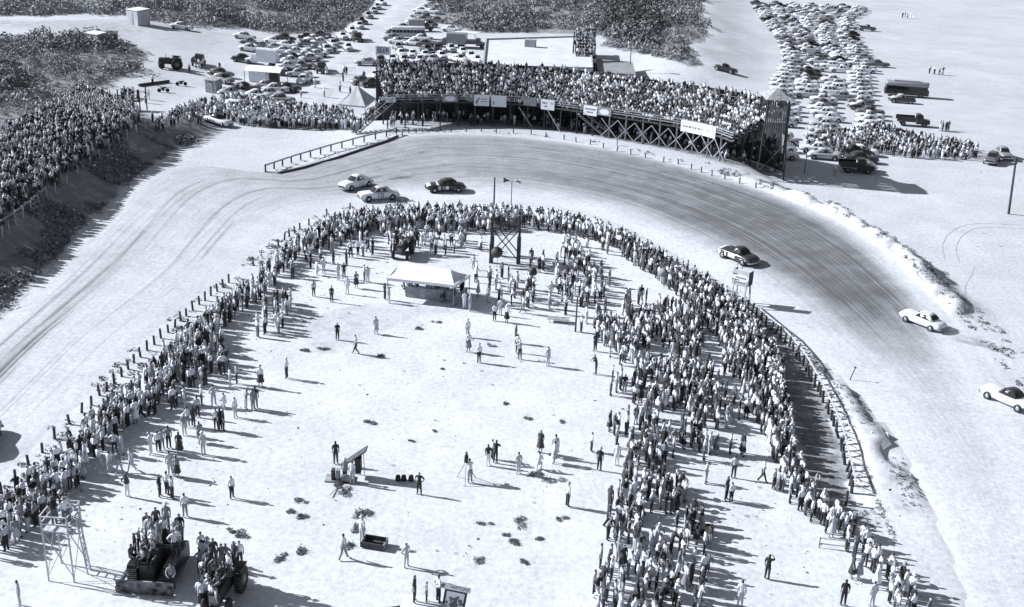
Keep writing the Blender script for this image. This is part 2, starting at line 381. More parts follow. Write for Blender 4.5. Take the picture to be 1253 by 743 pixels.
# the land lies a hand lower under the laid track
intrack = (sIg > 0) & (sOg < 0) & (dIg > .8) & (dOg > .8)
intrack &= YY > 52
ZG = ZZ - .10 * intrack - .3 * (intrack & (dIg > 2.5) & (dOg > 2.5))
nx, ny = len(XS), len(YS)
idx = np.arange(nx * ny).reshape(ny, nx)
Fq = np.stack([idx[:-1, :-1], idx[:-1, 1:], idx[1:, 1:], idx[1:, :-1]], -1).reshape(-1, 4)
GROUND = ground_mat('beach_sand', False)
me = npmesh('ground', np.stack([XX, YY, ZG], -1).reshape(-1, 3), Fq, [GROUND], smooth=True)
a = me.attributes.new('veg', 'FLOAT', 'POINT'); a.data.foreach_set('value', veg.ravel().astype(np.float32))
dry = sm(-2, 6, np.where(sIg < 0, dIg, -dIg)) * .75 + .25 + .2 * (fbm(XX, YY, 18, 44) - .5); dry = np.clip(np.where(XX > 45, dry * (1 - .8 * sm(45, 90, XX)), dry), 0, 1)
a = me.attributes.new('dry', 'FLOAT', 'POINT'); a.data.foreach_set('value', dry.ravel().astype(np.float32))
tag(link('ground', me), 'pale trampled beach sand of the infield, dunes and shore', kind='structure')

# --- track: a ribbon from the inner to the outer line
ip = INNR; jj = []; last = 0
for p in ip:
    d = np.hypot(OUTR[last:, 0] - p[0], OUTR[last:, 1] - p[1]); k = last + int(np.argmin(d[:90])); jj.append(k); last = k
jj = np.array(jj, float); ker = np.hanning(25); ker /= ker.sum()
jj = np.convolve(np.pad(jj, 12, mode='edge'), ker, 'valid'); jj = np.maximum.accumulate(jj)
op = np.stack([np.interp(jj, np.arange(len(OUTR)), OUTR[:, k]) for k in range(2)], 1)
NV = 150; vv = np.linspace(0, 1, NV)
rep = lambda A: np.stack([np.interp(np.linspace(0, len(A) - 1, len(A) * 2 - 1), np.arange(len(A)), A[:, k]) for k in range(2)], 1)
ipf, opf = rep(ip[:, :2]), rep(op)
TX = ipf[:, None, 0] * (1 - vv) + opf[:, None, 0] * vv; TY = ipf[:, None, 1] * (1 - vv) + opf[:, None, 1] * vv
TZ = H_exact(TX, TY) - .03 + .075 * sm(0, .15, vv) * (1 - sm(.85, 1, vv))
ul = np.concatenate([[0], np.cumsum(np.linalg.norm(np.diff((ipf + opf) / 2, axis=0), axis=1))])
def ukey(px, py):
    x, y = G(px, py); return ul[int(np.argmin((ipf[:, 0] - x) ** 2 + (ipf[:, 1] - y) ** 2))]
ks = [ukey(*p) for p in [(0, 596), (200, 405), (350, 289), (470, 250), (600, 246), (770, 284), (905, 365), (1010, 452), (1120, 600), (1190, 800)]]
U2, V2 = np.meshgrid(ul, vv, indexing='ij')
curve = np.interp(U2, ks, [.03, .04, .14, .50, .64, .95, .95, .26, .14, .12])
outerp = np.interp(U2, ks, [1, 1, 1, 1.02, 1.02, .99, .90, .74, .6, .6]); innerp = np.interp(U2, ks, [.0, .05, .1, .18, .18, .2, .3, .3, .3, .3])
wear = curve * sm(innerp - .12, innerp + .22, V2) * (1 - sm(outerp - .14, outerp + .05, V2))
# tyre-blackened lines of the left straight
st = np.interp(U2, ks, [.85, .65, .15, 0, 0, 0, 0, 0, 0, 0]); cv = np.interp(U2, ks, [.66, .66, .62, .6, .6, .6, .6, .6, .6, .6])
wear += st * .30 * np.exp(-((V2 - cv - .04) / .09) ** 2)
for dv, wd, am, sd in ((-.06, .006, .45, 1), (-.03, .010, .7, 2), (.0, .012, .9, 3), (.025, .007, .8, 4), (.055, .014, .7, 5), (.10, .007, .5, 6), (.15, .012, .55, 7), (.19, .006, .4, 8), (-.22, .006, .35, 9), (-.25, .005, .3, 10), (-.40, .006, .25, 11)):
    wob = .006 * (vnoise(U2, V2 * 0, 30, sd) - .5); wear += 1.5 * st * am * np.exp(-((V2 - cv - dv - wob) / wd) ** 2) * sm(.25, .6, vnoise(U2, V2 * 0, 22, sd + 20))
for dv, wd, am, sd in ((.30, .008, .5, 31), (.335, .006, .4, 32), (.42, .010, .4, 33), (.62, .008, .4, 34), (.7, .006, .35, 35)):      # skids into and out of the turn
    wear += am * np.exp(-((V2 - dv - .10 * (U2 - ks[2]) / 60) / wd) ** 2) * sm(ks[1], ks[2], U2) * (1 - sm(ks[3], ks[4], U2)) * sm(.3, .65, vnoise(U2, V2 * 0, 14, sd))
edge = sm(0, .07, V2) * (1 - sm(.955, 1.0, V2)); edge = np.maximum(edge, 0)
n0, n1 = TX.shape; idx = np.arange(n0 * n1).reshape(n0, n1)
Fq = np.stack([idx[:-1, :-1], idx[1:, :-1], idx[1:, 1:], idx[:-1, 1:]], -1).reshape(-1, 4)
tme = npmesh('race_track', np.stack([TX, TY, TZ], -1).reshape(-1, 3), Fq[:, ::-1], [ground_mat('packed_marl', True)], smooth=True)
uvl = tme.uv_layers.new(name='UVMap'); lv = np.zeros(len(tme.loops), np.int32); tme.loops.foreach_get('vertex_index', lv)
UV = np.stack([U2.ravel(), V2.ravel() * 26], 1)[lv]; uvl.data.foreach_set('uv', UV.astype(np.float32).ravel())
for nm, arr in (('wear', np.clip(wear, 0, 1)), ('edge', edge)):
    a = tme.attributes.new(nm, 'FLOAT', 'POINT'); a.data.foreach_set('value', arr.ravel().astype(np.float32))
tag(link('race_track', tme), 'grey packed race track curving through the sand with tyre streaks', kind='structure')

# --- dirt road through the scrub
rd = resample([G(*p) for p in [(352, 150), (398, 100), (438, 62), (470, 34), (500, 4), (530, -28), (570, -70)]], 3.0)
V = []; 
for i, p in enumerate(rd):
    q = rd[min(i + 1, len(rd) - 1)] - rd[max(i - 1, 0)]; n = np.array([-q[1], q[0]]); n /= np.linalg.norm(n)
    for k in np.linspace(-4.5, 4.5, 7): V.append(p[:2] + n * k)
V = np.array(V); Vz = H(V[:, 0], V[:, 1]) + np.tile([-.1, .03, .06, .06, .06, .03, -.1], len(rd)); n0 = len(rd); idx = np.arange(n0 * 7).reshape(n0, 7)
Fq = np.stack([idx[:-1, :-1], idx[1:, :-1], idx[1:, 1:], idx[:-1, 1:]], -1).reshape(-1, 4)[:, ::-1]
tag(link('road', npmesh('road', np.column_stack([V, Vz]), Fq, [mat('graded_shell', .5, .95, .18, .25, bump=.3)], smooth=True)), 'pale graded sand road running inland between parked cars', kind='structure')

# --- leaf masses
def leaf_mass(centres, radii, nl, size, squash=.75, thin=.45):
    """random leaf quads through the shells of many shrub domes"""
    n = len(centres); c = np.repeat(np.asarray(centres), nl, 0); r = np.repeat(np.asarray(radii), nl)
    d = rng.normal(size=(n * nl, 3)); d[:, 2] = np.abs(d[:, 2]) * .9 - .1; d /= np.linalg.norm(d, axis=1)[:, None]
    lump = 1 + .25 * np.sin(d[:, 0] * 5 + r * 40) * np.cos(d[:, 1] * 6 + r * 31)
    p = c + d * (r * lump * rng.uniform(.55, 1.05, n * nl) ** .5)[:, None] * np.array([1, 1, squash])
    nn = d + rng.normal(size=d.shape) * .7; nn /= np.linalg.norm(nn, axis=1)[:, None]
    t = np.cross(nn, rng.normal(size=d.shape)); t /= np.linalg.norm(t, axis=1)[:, None]; b = np.cross(nn, t)
    s = (size * rng.uniform(.5, 1.3, n * nl))[:, None] if np.isscalar(size) else (np.repeat(size, nl) * rng.uniform(.5, 1.3, n * nl))[:, None]
    V = np.stack([p - t * s, p - b * s * thin, p + t * s, p + b * s * thin], 1).reshape(-1, 3)
    return V, np.arange(len(V)).reshape(-1, 4)
def sample_poly(poly, spacing, jitter=.5, rag=0.0):
    """points over a pixel outline, evenly spread on the land"""
    xs, ys, _ = RpA([p[0] for p in poly], [p[1] for p in poly]); ys = np.minimum(ys, 520); xs = np.clip(xs, -330, 330)
    gx, gy = np.meshgrid(np.arange(xs.min(), xs.max(), spacing), np.arange(ys.min(), ys.max(), spacing)); gx = gx.ravel(); gy = gy.ravel()
    gx = gx + rng.uniform(-jitter, jitter, gx.shape) * spacing; gy = gy + rng.uniform(-jitter, jitter, gy.shape) * spacing
    gz = H(gx, gy); u, v = pix(gx, gy, gz)
    if rag: u = u + rag * 2 * (fbm(gx, gy, 4.5, 131) - .5) * 2; v = v + rag * (fbm(gx, gy, 4.5, 137) - .5) * 2
    m = inpoly(u, v, poly); return gx[m], gy[m], gz[m]
VV = []; FF = []; MI = []; nb = 0
HOLLOW = [(742, -6), (806, -10), (803, 30), (796, 60), (765, 57), (748, 40)]
for q, poly in enumerate(SCRUB + [HOLLOW]):
    x, y, z = sample_poly(poly, [1.9, 2.15, 2.15, 3.0][q], .55, [5, 5, 5, 2][q])
    k = .6 * fbm(x, y, 16, 13 + q) + .4 * fbm(x, y, 5, 83 + q); keep = ((k > [.18, .27, .34, .2][q]) | (rng.random(len(x)) < .06)) & (x > -215) & (x < 120); x, y, z, k = x[keep], y[keep], z[keep], k[keep]
    r = (.45 + 1.5 * vnoise(x, y, 7, 23) * rng.uniform(.45, 1.4, len(x)) + 1.3 * (fbm(x, y, 22, 29) > .57) * rng.random(len(x))) * (.55 + .9 * np.clip((k - .38) * 6, 0, 1))
    if q == 3: r = rng.uniform(2.0, 4.2, len(x))
    nl = [95, 70, 70, 190][q]; V, F_ = leaf_mass(np.stack([x, y, z + r * .12], 1), r, nl, np.clip(r * .16, .11, .34) * (1 + .12 * q), .8 if q < 3 else 1.0)
    VV.append(V); FF.append(F_ + nb); nb += len(V)
    tone = .55 * vnoise(x, y, 5, 55) + .6 * fbm(x, y, 26, 57) - .06 + rng.normal(0, .16, len(x)); MI.append(np.repeat(np.where(tone > .6, 2, np.where(tone > .40, 0, 1)) if q < 3 else np.where(tone > .5, 1, 3), nl))
me = npmesh('scrub', np.concatenate(VV), np.concatenate(FF), [M['leaf'], M['leafd'], mat('grey_leaf', .3, .75, .45, .4), mat('thicket_leaf', .055, .75, .45, .4)], np.concatenate(MI))
tag(link('scrub', me), 'dense low coastal scrub covering the dunes behind the course', kind='stuff')
print('scrub faces', len(me.polygons))
# bank grass
bx = rng.uniform(-75, -40, 60000); by = rng.uniform(60, 174, 60000); dd, ss, _, _ = polydist(bx, by, FOOTA); dd = np.where(ss > 0, dd, -dd)
kk = (dd > .3) & (dd < 8.2) & (fbm(bx, by, 5.5, 88) > .47 + .1 * (dd > 6)); bx, by, dd = bx[kk], by[kk], dd[kk]
sel = rng.random(len(bx)) < .3; bx, by = bx[sel], by[sel]; bz = H(bx, by); br = rng.uniform(.15, .5, len(bx)) * (1 + .9 * (fbm(bx, by, 7, 99) > .55))
V, F_ = leaf_mass(np.stack([bx, by, bz], 1), br, 16, .2, .8)
me = npmesh('bank_grass', V, F_, [M['leaf'], M['leafd'], M['dry']], np.repeat(rng.choice([0, 1, 2], len(bx), p=[.4, .25, .35]), 16))
tag(link('bank_grass', me), 'dark tufts of grass and weed on the steep dune bank', kind='stuff')
# low grass and wrack: along the inner fence, the outer rim and the beach-side drift
def tufts_along(P, n, lo, hi, rmin, rmax, xr=None, prob=None):
    P = np.asarray(P); i = rng.integers(0, len(P) - 1, n); t = rng.random(n)[:, None]; p = P[i, :2] * (1 - t) + P[i + 1, :2] * t
    d = P[i + 1, :2] - P[i, :2]; nrm = np.stack([-d[:, 1], d[:, 0]], 1) / np.linalg.norm(d, axis=1)[:, None]
    p = p + nrm * rng.uniform(lo, hi, n)[:, None]
    k = np.ones(n, bool)
    if xr: k &= (p[:, 0] > xr[0]) & (p[:, 0] < xr[1])
    k &= fbm(p[:, 0], p[:, 1], 3, 17) > .45; p = p[k]
    return np.column_stack([p, H(p[:, 0], p[:, 1])]), rng.uniform(rmin, rmax, len(p))
c1, r1 = tufts_along(INNR, 900, -1.5, 1.0, .2, .55, (-60, -12)); c2, r2 = tufts_along(OUTR, 2600, .2, 3.4, .1, .34, (26, 70)); c3, r3 = tufts_along(FENCE, 420, .1, 1.6, .05, .17, (20, 46)); c4, r4 = tufts_along(OUTR, 500, .4, 2.0, .12, .3, (-20, 30))
zr = np.interp(c2[:, 0], [26, 30, 50, 56], [1, 1, 1, 0]) > rng.random(len(c2)); c2, r2 = c2[zr], r2[zr]
DOT = resample([G(*p) for p in [(985, 428), (1012, 462), (1032, 505), (1056, 575), (1078, 625), (1098, 668)]], 1.0)
c5, r5 = tufts_along(DOT, 420, -.18, .18, .04, .11); c6, r6 = tufts_along(INNR, 2200, -1.4, .3, .05, .2, (24, 46)); kp = (c6[:, 1] > 64) & (c6[:, 1] < 98); c6, r6 = c6[kp], r6[kp]
C = np.concatenate([c1, c2, c3, c4, c5, c6]); r_ = np.concatenate([r1 * .8, r2, r3, r4, r5, r6])
V, F_ = leaf_mass(C, r_, 14, np.clip(r_ * .45, .03, .13), .6)
me = npmesh('dune_grass', V, F_, [M['dry'], M['leaf'], M['stone']], np.repeat(rng.choice([0, 1, 2], len(C), p=[.5, .25, .25]), 14))
tag(link('dune_grass', me), 'sparse dry grass and sea wrack along the track edges', kind='stuff')

# --- sky, sun, camera
w = bpy.data.worlds.new('World'); sc.world = w; w.use_nodes = True; nt = w.node_tree; bg = nt.nodes['Background']
SUN_EL, SUN_DIR = R(30), R(-13)      # light travels towards azimuth -17 deg from +X
sk = nt.nodes.new('ShaderNodeTexSky'); sk.sky_type = 'NISHITA'; sk.sun_disc = False; sk.sun_elevation = SUN_EL
toward = Vector((-math.cos(SUN_DIR), -math.sin(SUN_DIR))); sk.sun_rotation = math.atan2(toward.x, toward.y)
bw = nt.nodes.new('ShaderNodeRGBToBW'); nt.links.new(sk.outputs[0], bw.inputs[0]); nt.links.new(to_rgb(nt, bw.outputs[0]), bg.inputs['Color']); bg.inputs['Strength'].default_value = .066
L = bpy.data.lights.new('sun', 'SUN'); L.energy = 4.5; L.angle = R(.5); L.color = (.985, .99, 1)
so = bpy.data.objects.new('sun', L); COL.objects.link(so)
dirv = Vector((math.cos(SUN_DIR) * math.cos(SUN_EL), math.sin(SUN_DIR) * math.cos(SUN_EL), -math.sin(SUN_EL))); so.rotation_euler = dirv.to_track_quat('-Z', 'Y').to_euler()
cam = bpy.data.cameras.new('camera'); cam.sensor_fit = 'HORIZONTAL'; cam.sensor_width = 36; cam.lens = 36 * FPX / 1253; cam.clip_end = 9000; cam.clip_start = .5
co = bpy.data.objects.new('camera', cam); COL.objects.link(co); co.location = (0, 0, HC); co.rotation_euler = (Matrix.Rotation(math.pi / 2 - PIT, 3, 'X') @ Matrix.Rotation(ROLL, 3, 'Z')).to_euler(); sc.camera = co
sc.view_settings.view_transform = 'Standard'; sc.view_settings.look = 'None'; sc.view_settings.exposure = .94; sc.view_settings.gamma = 1
sc.render.resolution_x, sc.render.resolution_y = 1024, 607
# --- wheel ruts printed in the sand
RUT = mat('rut_sand', .40, .95, .3, 1.5)
def rut(pts, w_, n_):
    for off in (-.75, .75)[:n_]:
        P = resample([tuple(Rp(*p)[:2]) for p in pts], .8); d = np.gradient(P, axis=0); nn = np.stack([-d[:, 1], d[:, 0]], 1) / np.linalg.norm(d, axis=1)[:, None]
        c = P + nn * off; ww = w_ * (.35 + .9 * vnoise(P[:, 0] * 3, P[:, 1] * 3, 2.5, 7))[:, None]
        A, B = c - nn * ww / 2, c + nn * ww / 2; V = np.stack([np.column_stack([A, H(A[:, 0], A[:, 1]) + .012]), np.column_stack([B, H(B[:, 0], B[:, 1]) + .012])], 1).reshape(-1, 3); i = np.arange(len(P) - 1) * 2
        tag(link('wheel_rut', npmesh('wheel_rut', V, np.stack([i, i + 1, i + 3, i + 2], 1), [RUT])), 'faint wheel rut pressed in the sand', kind='structure')
rut([(1165, 320), (1162, 300), (1175, 283), (1200, 276), (1258, 278)], .16, 2); rut([(1175, 365), (1172, 350), (1180, 335), (1184, 325)], .14, 1); rut([(1000, 340), (1120, 420), (1260, 540)], .2, 2); rut([(960, 350), (1080, 450), (1200, 570)], .16, 2); rut([(1090, 360), (1180, 440), (1258, 510)], .16, 2)
rut([(0, 470), (80, 390), (150, 320), (200, 280)], .22, 2); rut([(50, 490), (110, 425), (190, 350)], .16, 1); rut([(225, 258), (262, 246), (300, 238)], .3, 2); rut([(200, 360), (240, 322), (265, 312)], .14, 1)
# ================================================================== PEOPLE
SKIN, HAIR, SHIRT, PANTS, SHOE, SKIRT = range(6)
def joints(pose):
    """joint positions (facing +Y) with skin radii, and bones carrying a clothing region"""
    J = {}; sit = pose == 'sit'; dz = -.42 if sit else (-.38 if pose == 'crouch' else 0.0); lean = {'lean': .16, 'crouch': .16, 'walk': .04, 'sit': .06, 'shoot': .02}.get(pose, 0)
    def j(n, x, y, z, r, r2=None): J[n] = ((x, y, z), r, r2 or r)
    j('pelvis', 0, 0, .97 + dz, .155, .115); j('waist', 0, lean * .25, 1.10 + dz, .14, .11); j('chest', 0, lean * .8, 1.32 + dz, .165, .12)
    j('neck', 0, lean, 1.475 + dz, .06); j('chin', 0, lean + .025, 1.55 + dz, .07); j('face', 0, lean + .03, 1.62 + dz, .093, .098); j('crown', 0, lean + .012, 1.71 + dz, .075)
    sp_ = .20
    for s, n in ((-1, 'l'), (1, 'r')):
        j('sh' + n, s * sp_, lean * .9, 1.42 + dz, .066)
        if pose in ('shoot',) or (pose == 'shade' and s > 0):
            j('el' + n, s * .30, lean + .22, 1.36, .05); j('wr' + n, s * .13, lean + .22, 1.58, .038); j('ha' + n, s * .06, lean + .17, 1.64, .042)
        elif pose == 'hips':
            j('el' + n, s * .40, lean - .10, 1.18, .05); j('wr' + n, s * .24, lean + .03, 1.02, .04); j('ha' + n, s * .17, lean + .09, .99, .04)
        elif sit or pose == 'crouch':
            j('el' + n, s * .26, lean + .06, 1.12 + dz, .05); j('wr' + n, s * .18, lean + .28, 1.03 + dz, .04); j('ha' + n, s * .15, lean + .35, 1.02 + dz, .042)
        elif pose == 'lean':
            j('el' + n, s * .28, lean + .2, 1.2, .05); j('wr' + n, s * .16, lean + .36, 1.1, .04); j('ha' + n, s * .1, lean + .4, 1.08, .042)
        elif pose == 'walk':
            j('el' + n, s * .25, lean - s * .08, 1.14, .05); j('wr' + n, s * .25, lean + s * .12 * -1 + .06, .9, .04); j('ha' + n, s * .24, lean - s * .16 + .08, .82, .042)
        else:
            j('el' + n, s * .255, lean - .03, 1.14 + dz, .05); j('wr' + n, s * .26, lean + .03, .90 + dz, .038); j('ha' + n, s * .25, lean + .05, .81 + dz, .042)
        if sit:
            j('hi' + n, s * .10, .04, .53, .105); j('kn' + n, s * .13, .45, .50, .075); j('an' + n, s * .13, .42, .09, .05); j('to' + n, s * .15, .58, .045, .042)
        elif pose == 'crouch':
            j('hi' + n, s * .12, 0, .54, .105); j('kn' + n, s * .18, .34, .50 if s > 0 else .2, .075); j('an' + n, s * .16, .2 if s > 0 else -.15, .09, .05); j('to' + n, s * .18, .36 if s > 0 else -.02, .045, .042)
        elif pose == 'walk':
            j('hi' + n, s * .10, 0, .90, .105); j('kn' + n, s * .11, .16 if s > 0 else .02, .50, .072); j('an' + n, s * .11, .30 if s > 0 else -.30, .10, .048); j('to' + n, s * .13, .46 if s > 0 else -.16, .06, .04)
        else:
            o = .13 if pose in ('hips', 'shoot') else .10
            j('hi' + n, s * .10, 0, .90, .105); j('kn' + n, s * (o + .01), .015, .49, .072); j('an' + n, s * (o + .03), -.02, .09, .048); j('to' + n, s * (o + .06), .14, .045, .042)
    B = [('pelvis', 'waist', SHIRT), ('waist', 'chest', SHIRT), ('chest', 'neck', SHIRT), ('neck', 'chin', SKIN), ('chin', 'face', SKIN), ('face', 'crown', HAIR)]
    for n in 'lr':
        B += [('chest', 'sh' + n, SHIRT), ('sh' + n, 'el' + n, SHIRT), ('el' + n, 'wr' + n, SKIN), ('wr' + n, 'ha' + n, SKIN), ('pelvis', 'hi' + n, PANTS), ('hi' + n, 'kn' + n, PANTS), ('kn' + n, 'an' + n, PANTS), ('an' + n, 'to' + n, SHOE)]
    return J, B
def skin_body(pose, sub):
    J, B = joints(pose); names = list(J); ix = {n: i for i, n in enumerate(names)}
    me = bpy.data.meshes.new('rig'); me.from_pydata([J[n][0] for n in names], [(ix[a], ix[b]) for a, b, _ in B], [])
    o = bpy.data.objects.new('rig', me); COL.objects.link(o); o.modifiers.new('skin', 'SKIN')
    for i, n in enumerate(names):
        d = me.skin_vertices[0].data[i]; d.radius = (J[n][1], J[n][2]); d.use_root = n == 'pelvis'
    o.modifiers['skin'].use_smooth_shade = True
    if sub:
        s = o.modifiers.new('sub', 'SUBSURF'); s.levels = s.render_levels = sub
    dg = bpy.context.evaluated_depsgraph_get(); m2 = bpy.data.meshes.new_from_object(o.evaluated_get(dg)); bpy.data.objects.remove(o); bpy.data.meshes.remove(me)
    P = [Vector(J[n][0]) for n in names]; reg = []
    for p in m2.polygons:
        c = p.center; best = None
        for a, b, g in B:
            A, Bv = P[ix[a]], P[ix[b]]; d = Bv - A; t = max(0, min(1, (c - A).dot(d) / d.length_squared)); q = (c - A - d * t).length / (.5 * (J[a][1] + J[b][1]))
            if best is None or q < best[0]: best = (q, g, t, a)
        g = best[1]
        fz, fy = J['face'][0][2], J['face'][0][1]
        if best[3] in ('face', 'chin'): g = HAIR if (c.z > fz + .05 or (c.z > fz - .05 and c.y < fy - .015)) else SKIN
        if best[3] == 'pelvis' and g == SHIRT and c.z < J['pelvis'][0][2] + .05: g = PANTS
        if best[3][:2] == 'sh' and best[2] > .82: g = SKIN
        reg.append(g)
    return m2, np.array(reg)
POSES = ['stand', 'hips', 'shade', 'walk', 'lean', 'shoot', 'sit', 'crouch']
# low bodies for the mass of spectators
LOW = {}
for p in POSES:
    m2, reg = skin_body(p, 0); m2.calc_loop_triangles()
    V = np.array([v.co for v in m2.vertices]); T = np.array([t.vertices for t in m2.loop_triangles]); tr = np.array([reg[t.polygon_index] for t in m2.loop_triangles])
    # collapse nothing: bodies stay whole
    LOW[p] = (V, T, tr); bpy.data.meshes.remove(m2)
def skirt_rings(n=10):
    return [[(r * 1.08 * math.cos(2 * math.pi * k / n), r * .9 * math.sin(2 * math.pi * k / n) + .01, z) for k in range(n)] for r, z in ((.15, 1.08), (.19, .95), (.25, .72), (.31, .46))]
V, T, tr = LOW['stand']; sk_ = [p for r in skirt_rings(8) for p in r]; b = len(V); t2 = []
for i in range(3):
    for k in range(8):
        a0, a1, b0, b1 = i * 8 + k, i * 8 + (k + 1) % 8, (i + 1) * 8 + k, (i + 1) * 8 + (k + 1) % 8; t2 += [(a0 + b, a1 + b, b1 + b), (a0 + b, b1 + b, b0 + b)]
tr2 = tr.copy(); tr2[tr == PANTS] = SKIN
LOW['skirt'] = (np.vstack([V, sk_]), np.vstack([T, t2]), np.concatenate([tr2, np.full(len(t2), SKIRT)]))
CROWD_MATS = [M['skin'], M['hair'], M['shoe']] + [mat('cloth_%d' % i, v, .9, .12, 9.0) for i, v in enumerate((.8, .52, .26, .12, .045, .018))]
NS = 3
crowd_list = []      # (x, y, z, yaw, pose, shirt, pants, hair(-1 dark, else cloth tone), scale)
TONES = [.8, .52, .26, .12, .045, .018]
def rand_dress(dark=.0):
    pose = rng.choice(['stand', 'hips', 'shade', 'walk', 'lean', 'skirt'], p=[.56, .1, .06, .04, .12, .12])
    s = rng.choice(6, p=[.44 - dark, .16, .10, .08, .12 + dark / 2, .10 + dark / 2]); q = rng.choice(6, p=[.05, .09, .10, .12, .32, .32])
    if pose == 'skirt' and rng.random() < .5: q = s
    return pose, int(s), int(q), (int(rng.choice([0, 1, 2])) if rng.random() < .2 else -1), float(rng.normal(1.0, .05) * (1 if rng.random() > .06 else rng.uniform(.6, .85)))
def bake_crowd(name, items):
    Vs, Ts, Ms = [], [], []; nb = 0
    for (x, y, z, yaw, pose, s, q, hr, k) in items:
        V, T, tr = LOW[pose]; c, sn = math.cos(yaw), math.sin(yaw)
        W = np.empty_like(V); W[:, 0] = (V[:, 0] * c - V[:, 1] * sn) * k * .9 + x; W[:, 1] = (V[:, 0] * sn + V[:, 1] * c) * k * .9 + y; W[:, 2] = V[:, 2] * k * 1.03 + z
        mp = np.array([0, 1 if hr < 0 else NS + hr, NS + s, NS + q, 2, NS + q])
        Vs.append(W); Ts.append(T + nb); Ms.append(mp[tr]); nb += len(V)
    return npmesh(name, np.concatenate(Vs), np.concatenate(Ts), CROWD_MATS, np.concatenate(Ms), smooth=True)

# fuller bodies for the individuals: body with hair, shirt, trousers or skirt as children
def shell(m2, reg, want, off):
    bm = bmesh.new(); bm.from_mesh(m2); bm.faces.ensure_lookup_table(); bm.normal_update()
    nv = {v.index: v.normal.copy() for v in bm.verts}
    bmesh.ops.delete(bm, geom=[f for f in bm.faces if reg[f.index] not in want], context='FACES')
    return bm, nv
HI = {}
CL = objcolor_mat('clothing'); HR = objcolor_mat('hair_or_hat', .6)
def part_mesh(m2, reg, want, off, name, mt):
    keep = [i for i, p in enumerate(m2.polygons) if reg[i] in want]; used = {}; V = []; F_ = []
    for i in keep:
        f = []
        for vi in m2.polygons[i].vertices:
            if vi not in used: used[vi] = len(V); v = m2.vertices[vi]; V.append(v.co + v.normal * off)
            f.append(used[vi])
        F_.append(f)
    me = bpy.data.meshes.new(name); me.from_pydata(V, [], F_); me.materials.append(mt)
    me.polygons.foreach_set('use_smooth', [True] * len(F_)); me.update(); return me
for p in POSES:
    m2, reg = skin_body(p, 1)
    m2.materials.clear(); m2.materials.append(M['skin']); m2.materials.append(M['shoe'])
    m2.polygons.foreach_set('material_index', [1 if r == SHOE else 0 for r in reg])
    m2.name = 'person'
    hat = MB(); J, _ = joints(p); cx, cy, cz = J['crown'][0]
    hat.lathe([(0.0, .09), (.07, .085), (.098, .04), (.102, -.02), (.16, -.03), (.165, -.04), (.1, -.045)], (cx, cy, cz), 'z', 12)
    HI[p] = dict(body=m2, shirt=part_mesh(m2, reg, (SHIRT,), .014, 'shirt', CL), trousers=part_mesh(m2, reg, (PANTS,), .012, 'trousers', CL), hair=part_mesh(m2, reg, (HAIR,), .012, 'hair', HR), hat=hat.mesh('hat', [HR]))
skb = MB(); skb.loft(skirt_rings(14), 0, True, False); SKIRT_ME = skb.mesh('skirt', [CL])
people = []
def person(x, y, z, yaw, pose, s, q, hr, k, where, group=None, hint=None):
    """one spectator with clothing as children"""
    P_ = 'stand' if pose == 'skirt' else pose; H_ = HI[P_]
    o = link('person', H_['body']); o.location = (x, y, z - .005); o.rotation_euler = (0, 0, yaw); o.scale = (k * .88, k * .92, k * 1.03)
    def ch(n, me, tone): c = link(n, me, o); c.color = g3(tone); return c
    ch('shirt', H_['shirt'], TONES[s])
    if pose == 'skirt': ch('skirt', SKIRT_ME, TONES[q])
    else: ch('trousers', H_['trousers'], TONES[q])
    if hr < 0: ch('hair', H_['hair'], .025)
    else: ch('hat', H_['hat'], TONES[hr])
    o['category'] = 'person'; o['group'] = group or 'spectators'
    tn = ['white', 'pale', 'grey', 'dark grey', 'dark', 'black']
    who = 'woman' if pose == 'skirt' else 'man'
    body = f'{tn[s]} shirt and {tn[q]} ' + ('skirt' if pose == 'skirt' else 'trousers')
    if pose != 'skirt' and s == q and s >= 3: body = f'{tn[s]} suit'
    if pose == 'skirt' and s == q: body = f'{tn[s]} dress'
    d = f'{who} in {body}' + ('' if hr < 0 else ', hat on')
    people.append((o, d, {'walk': 'walking', 'sit': 'sitting', 'crouch': 'crouching', 'hips': 'hands on hips', 'shoot': 'hands raised', 'shade': 'shading eyes', 'lean': 'leaning forward'}.get(pose, ''), where, x, y))
    return o
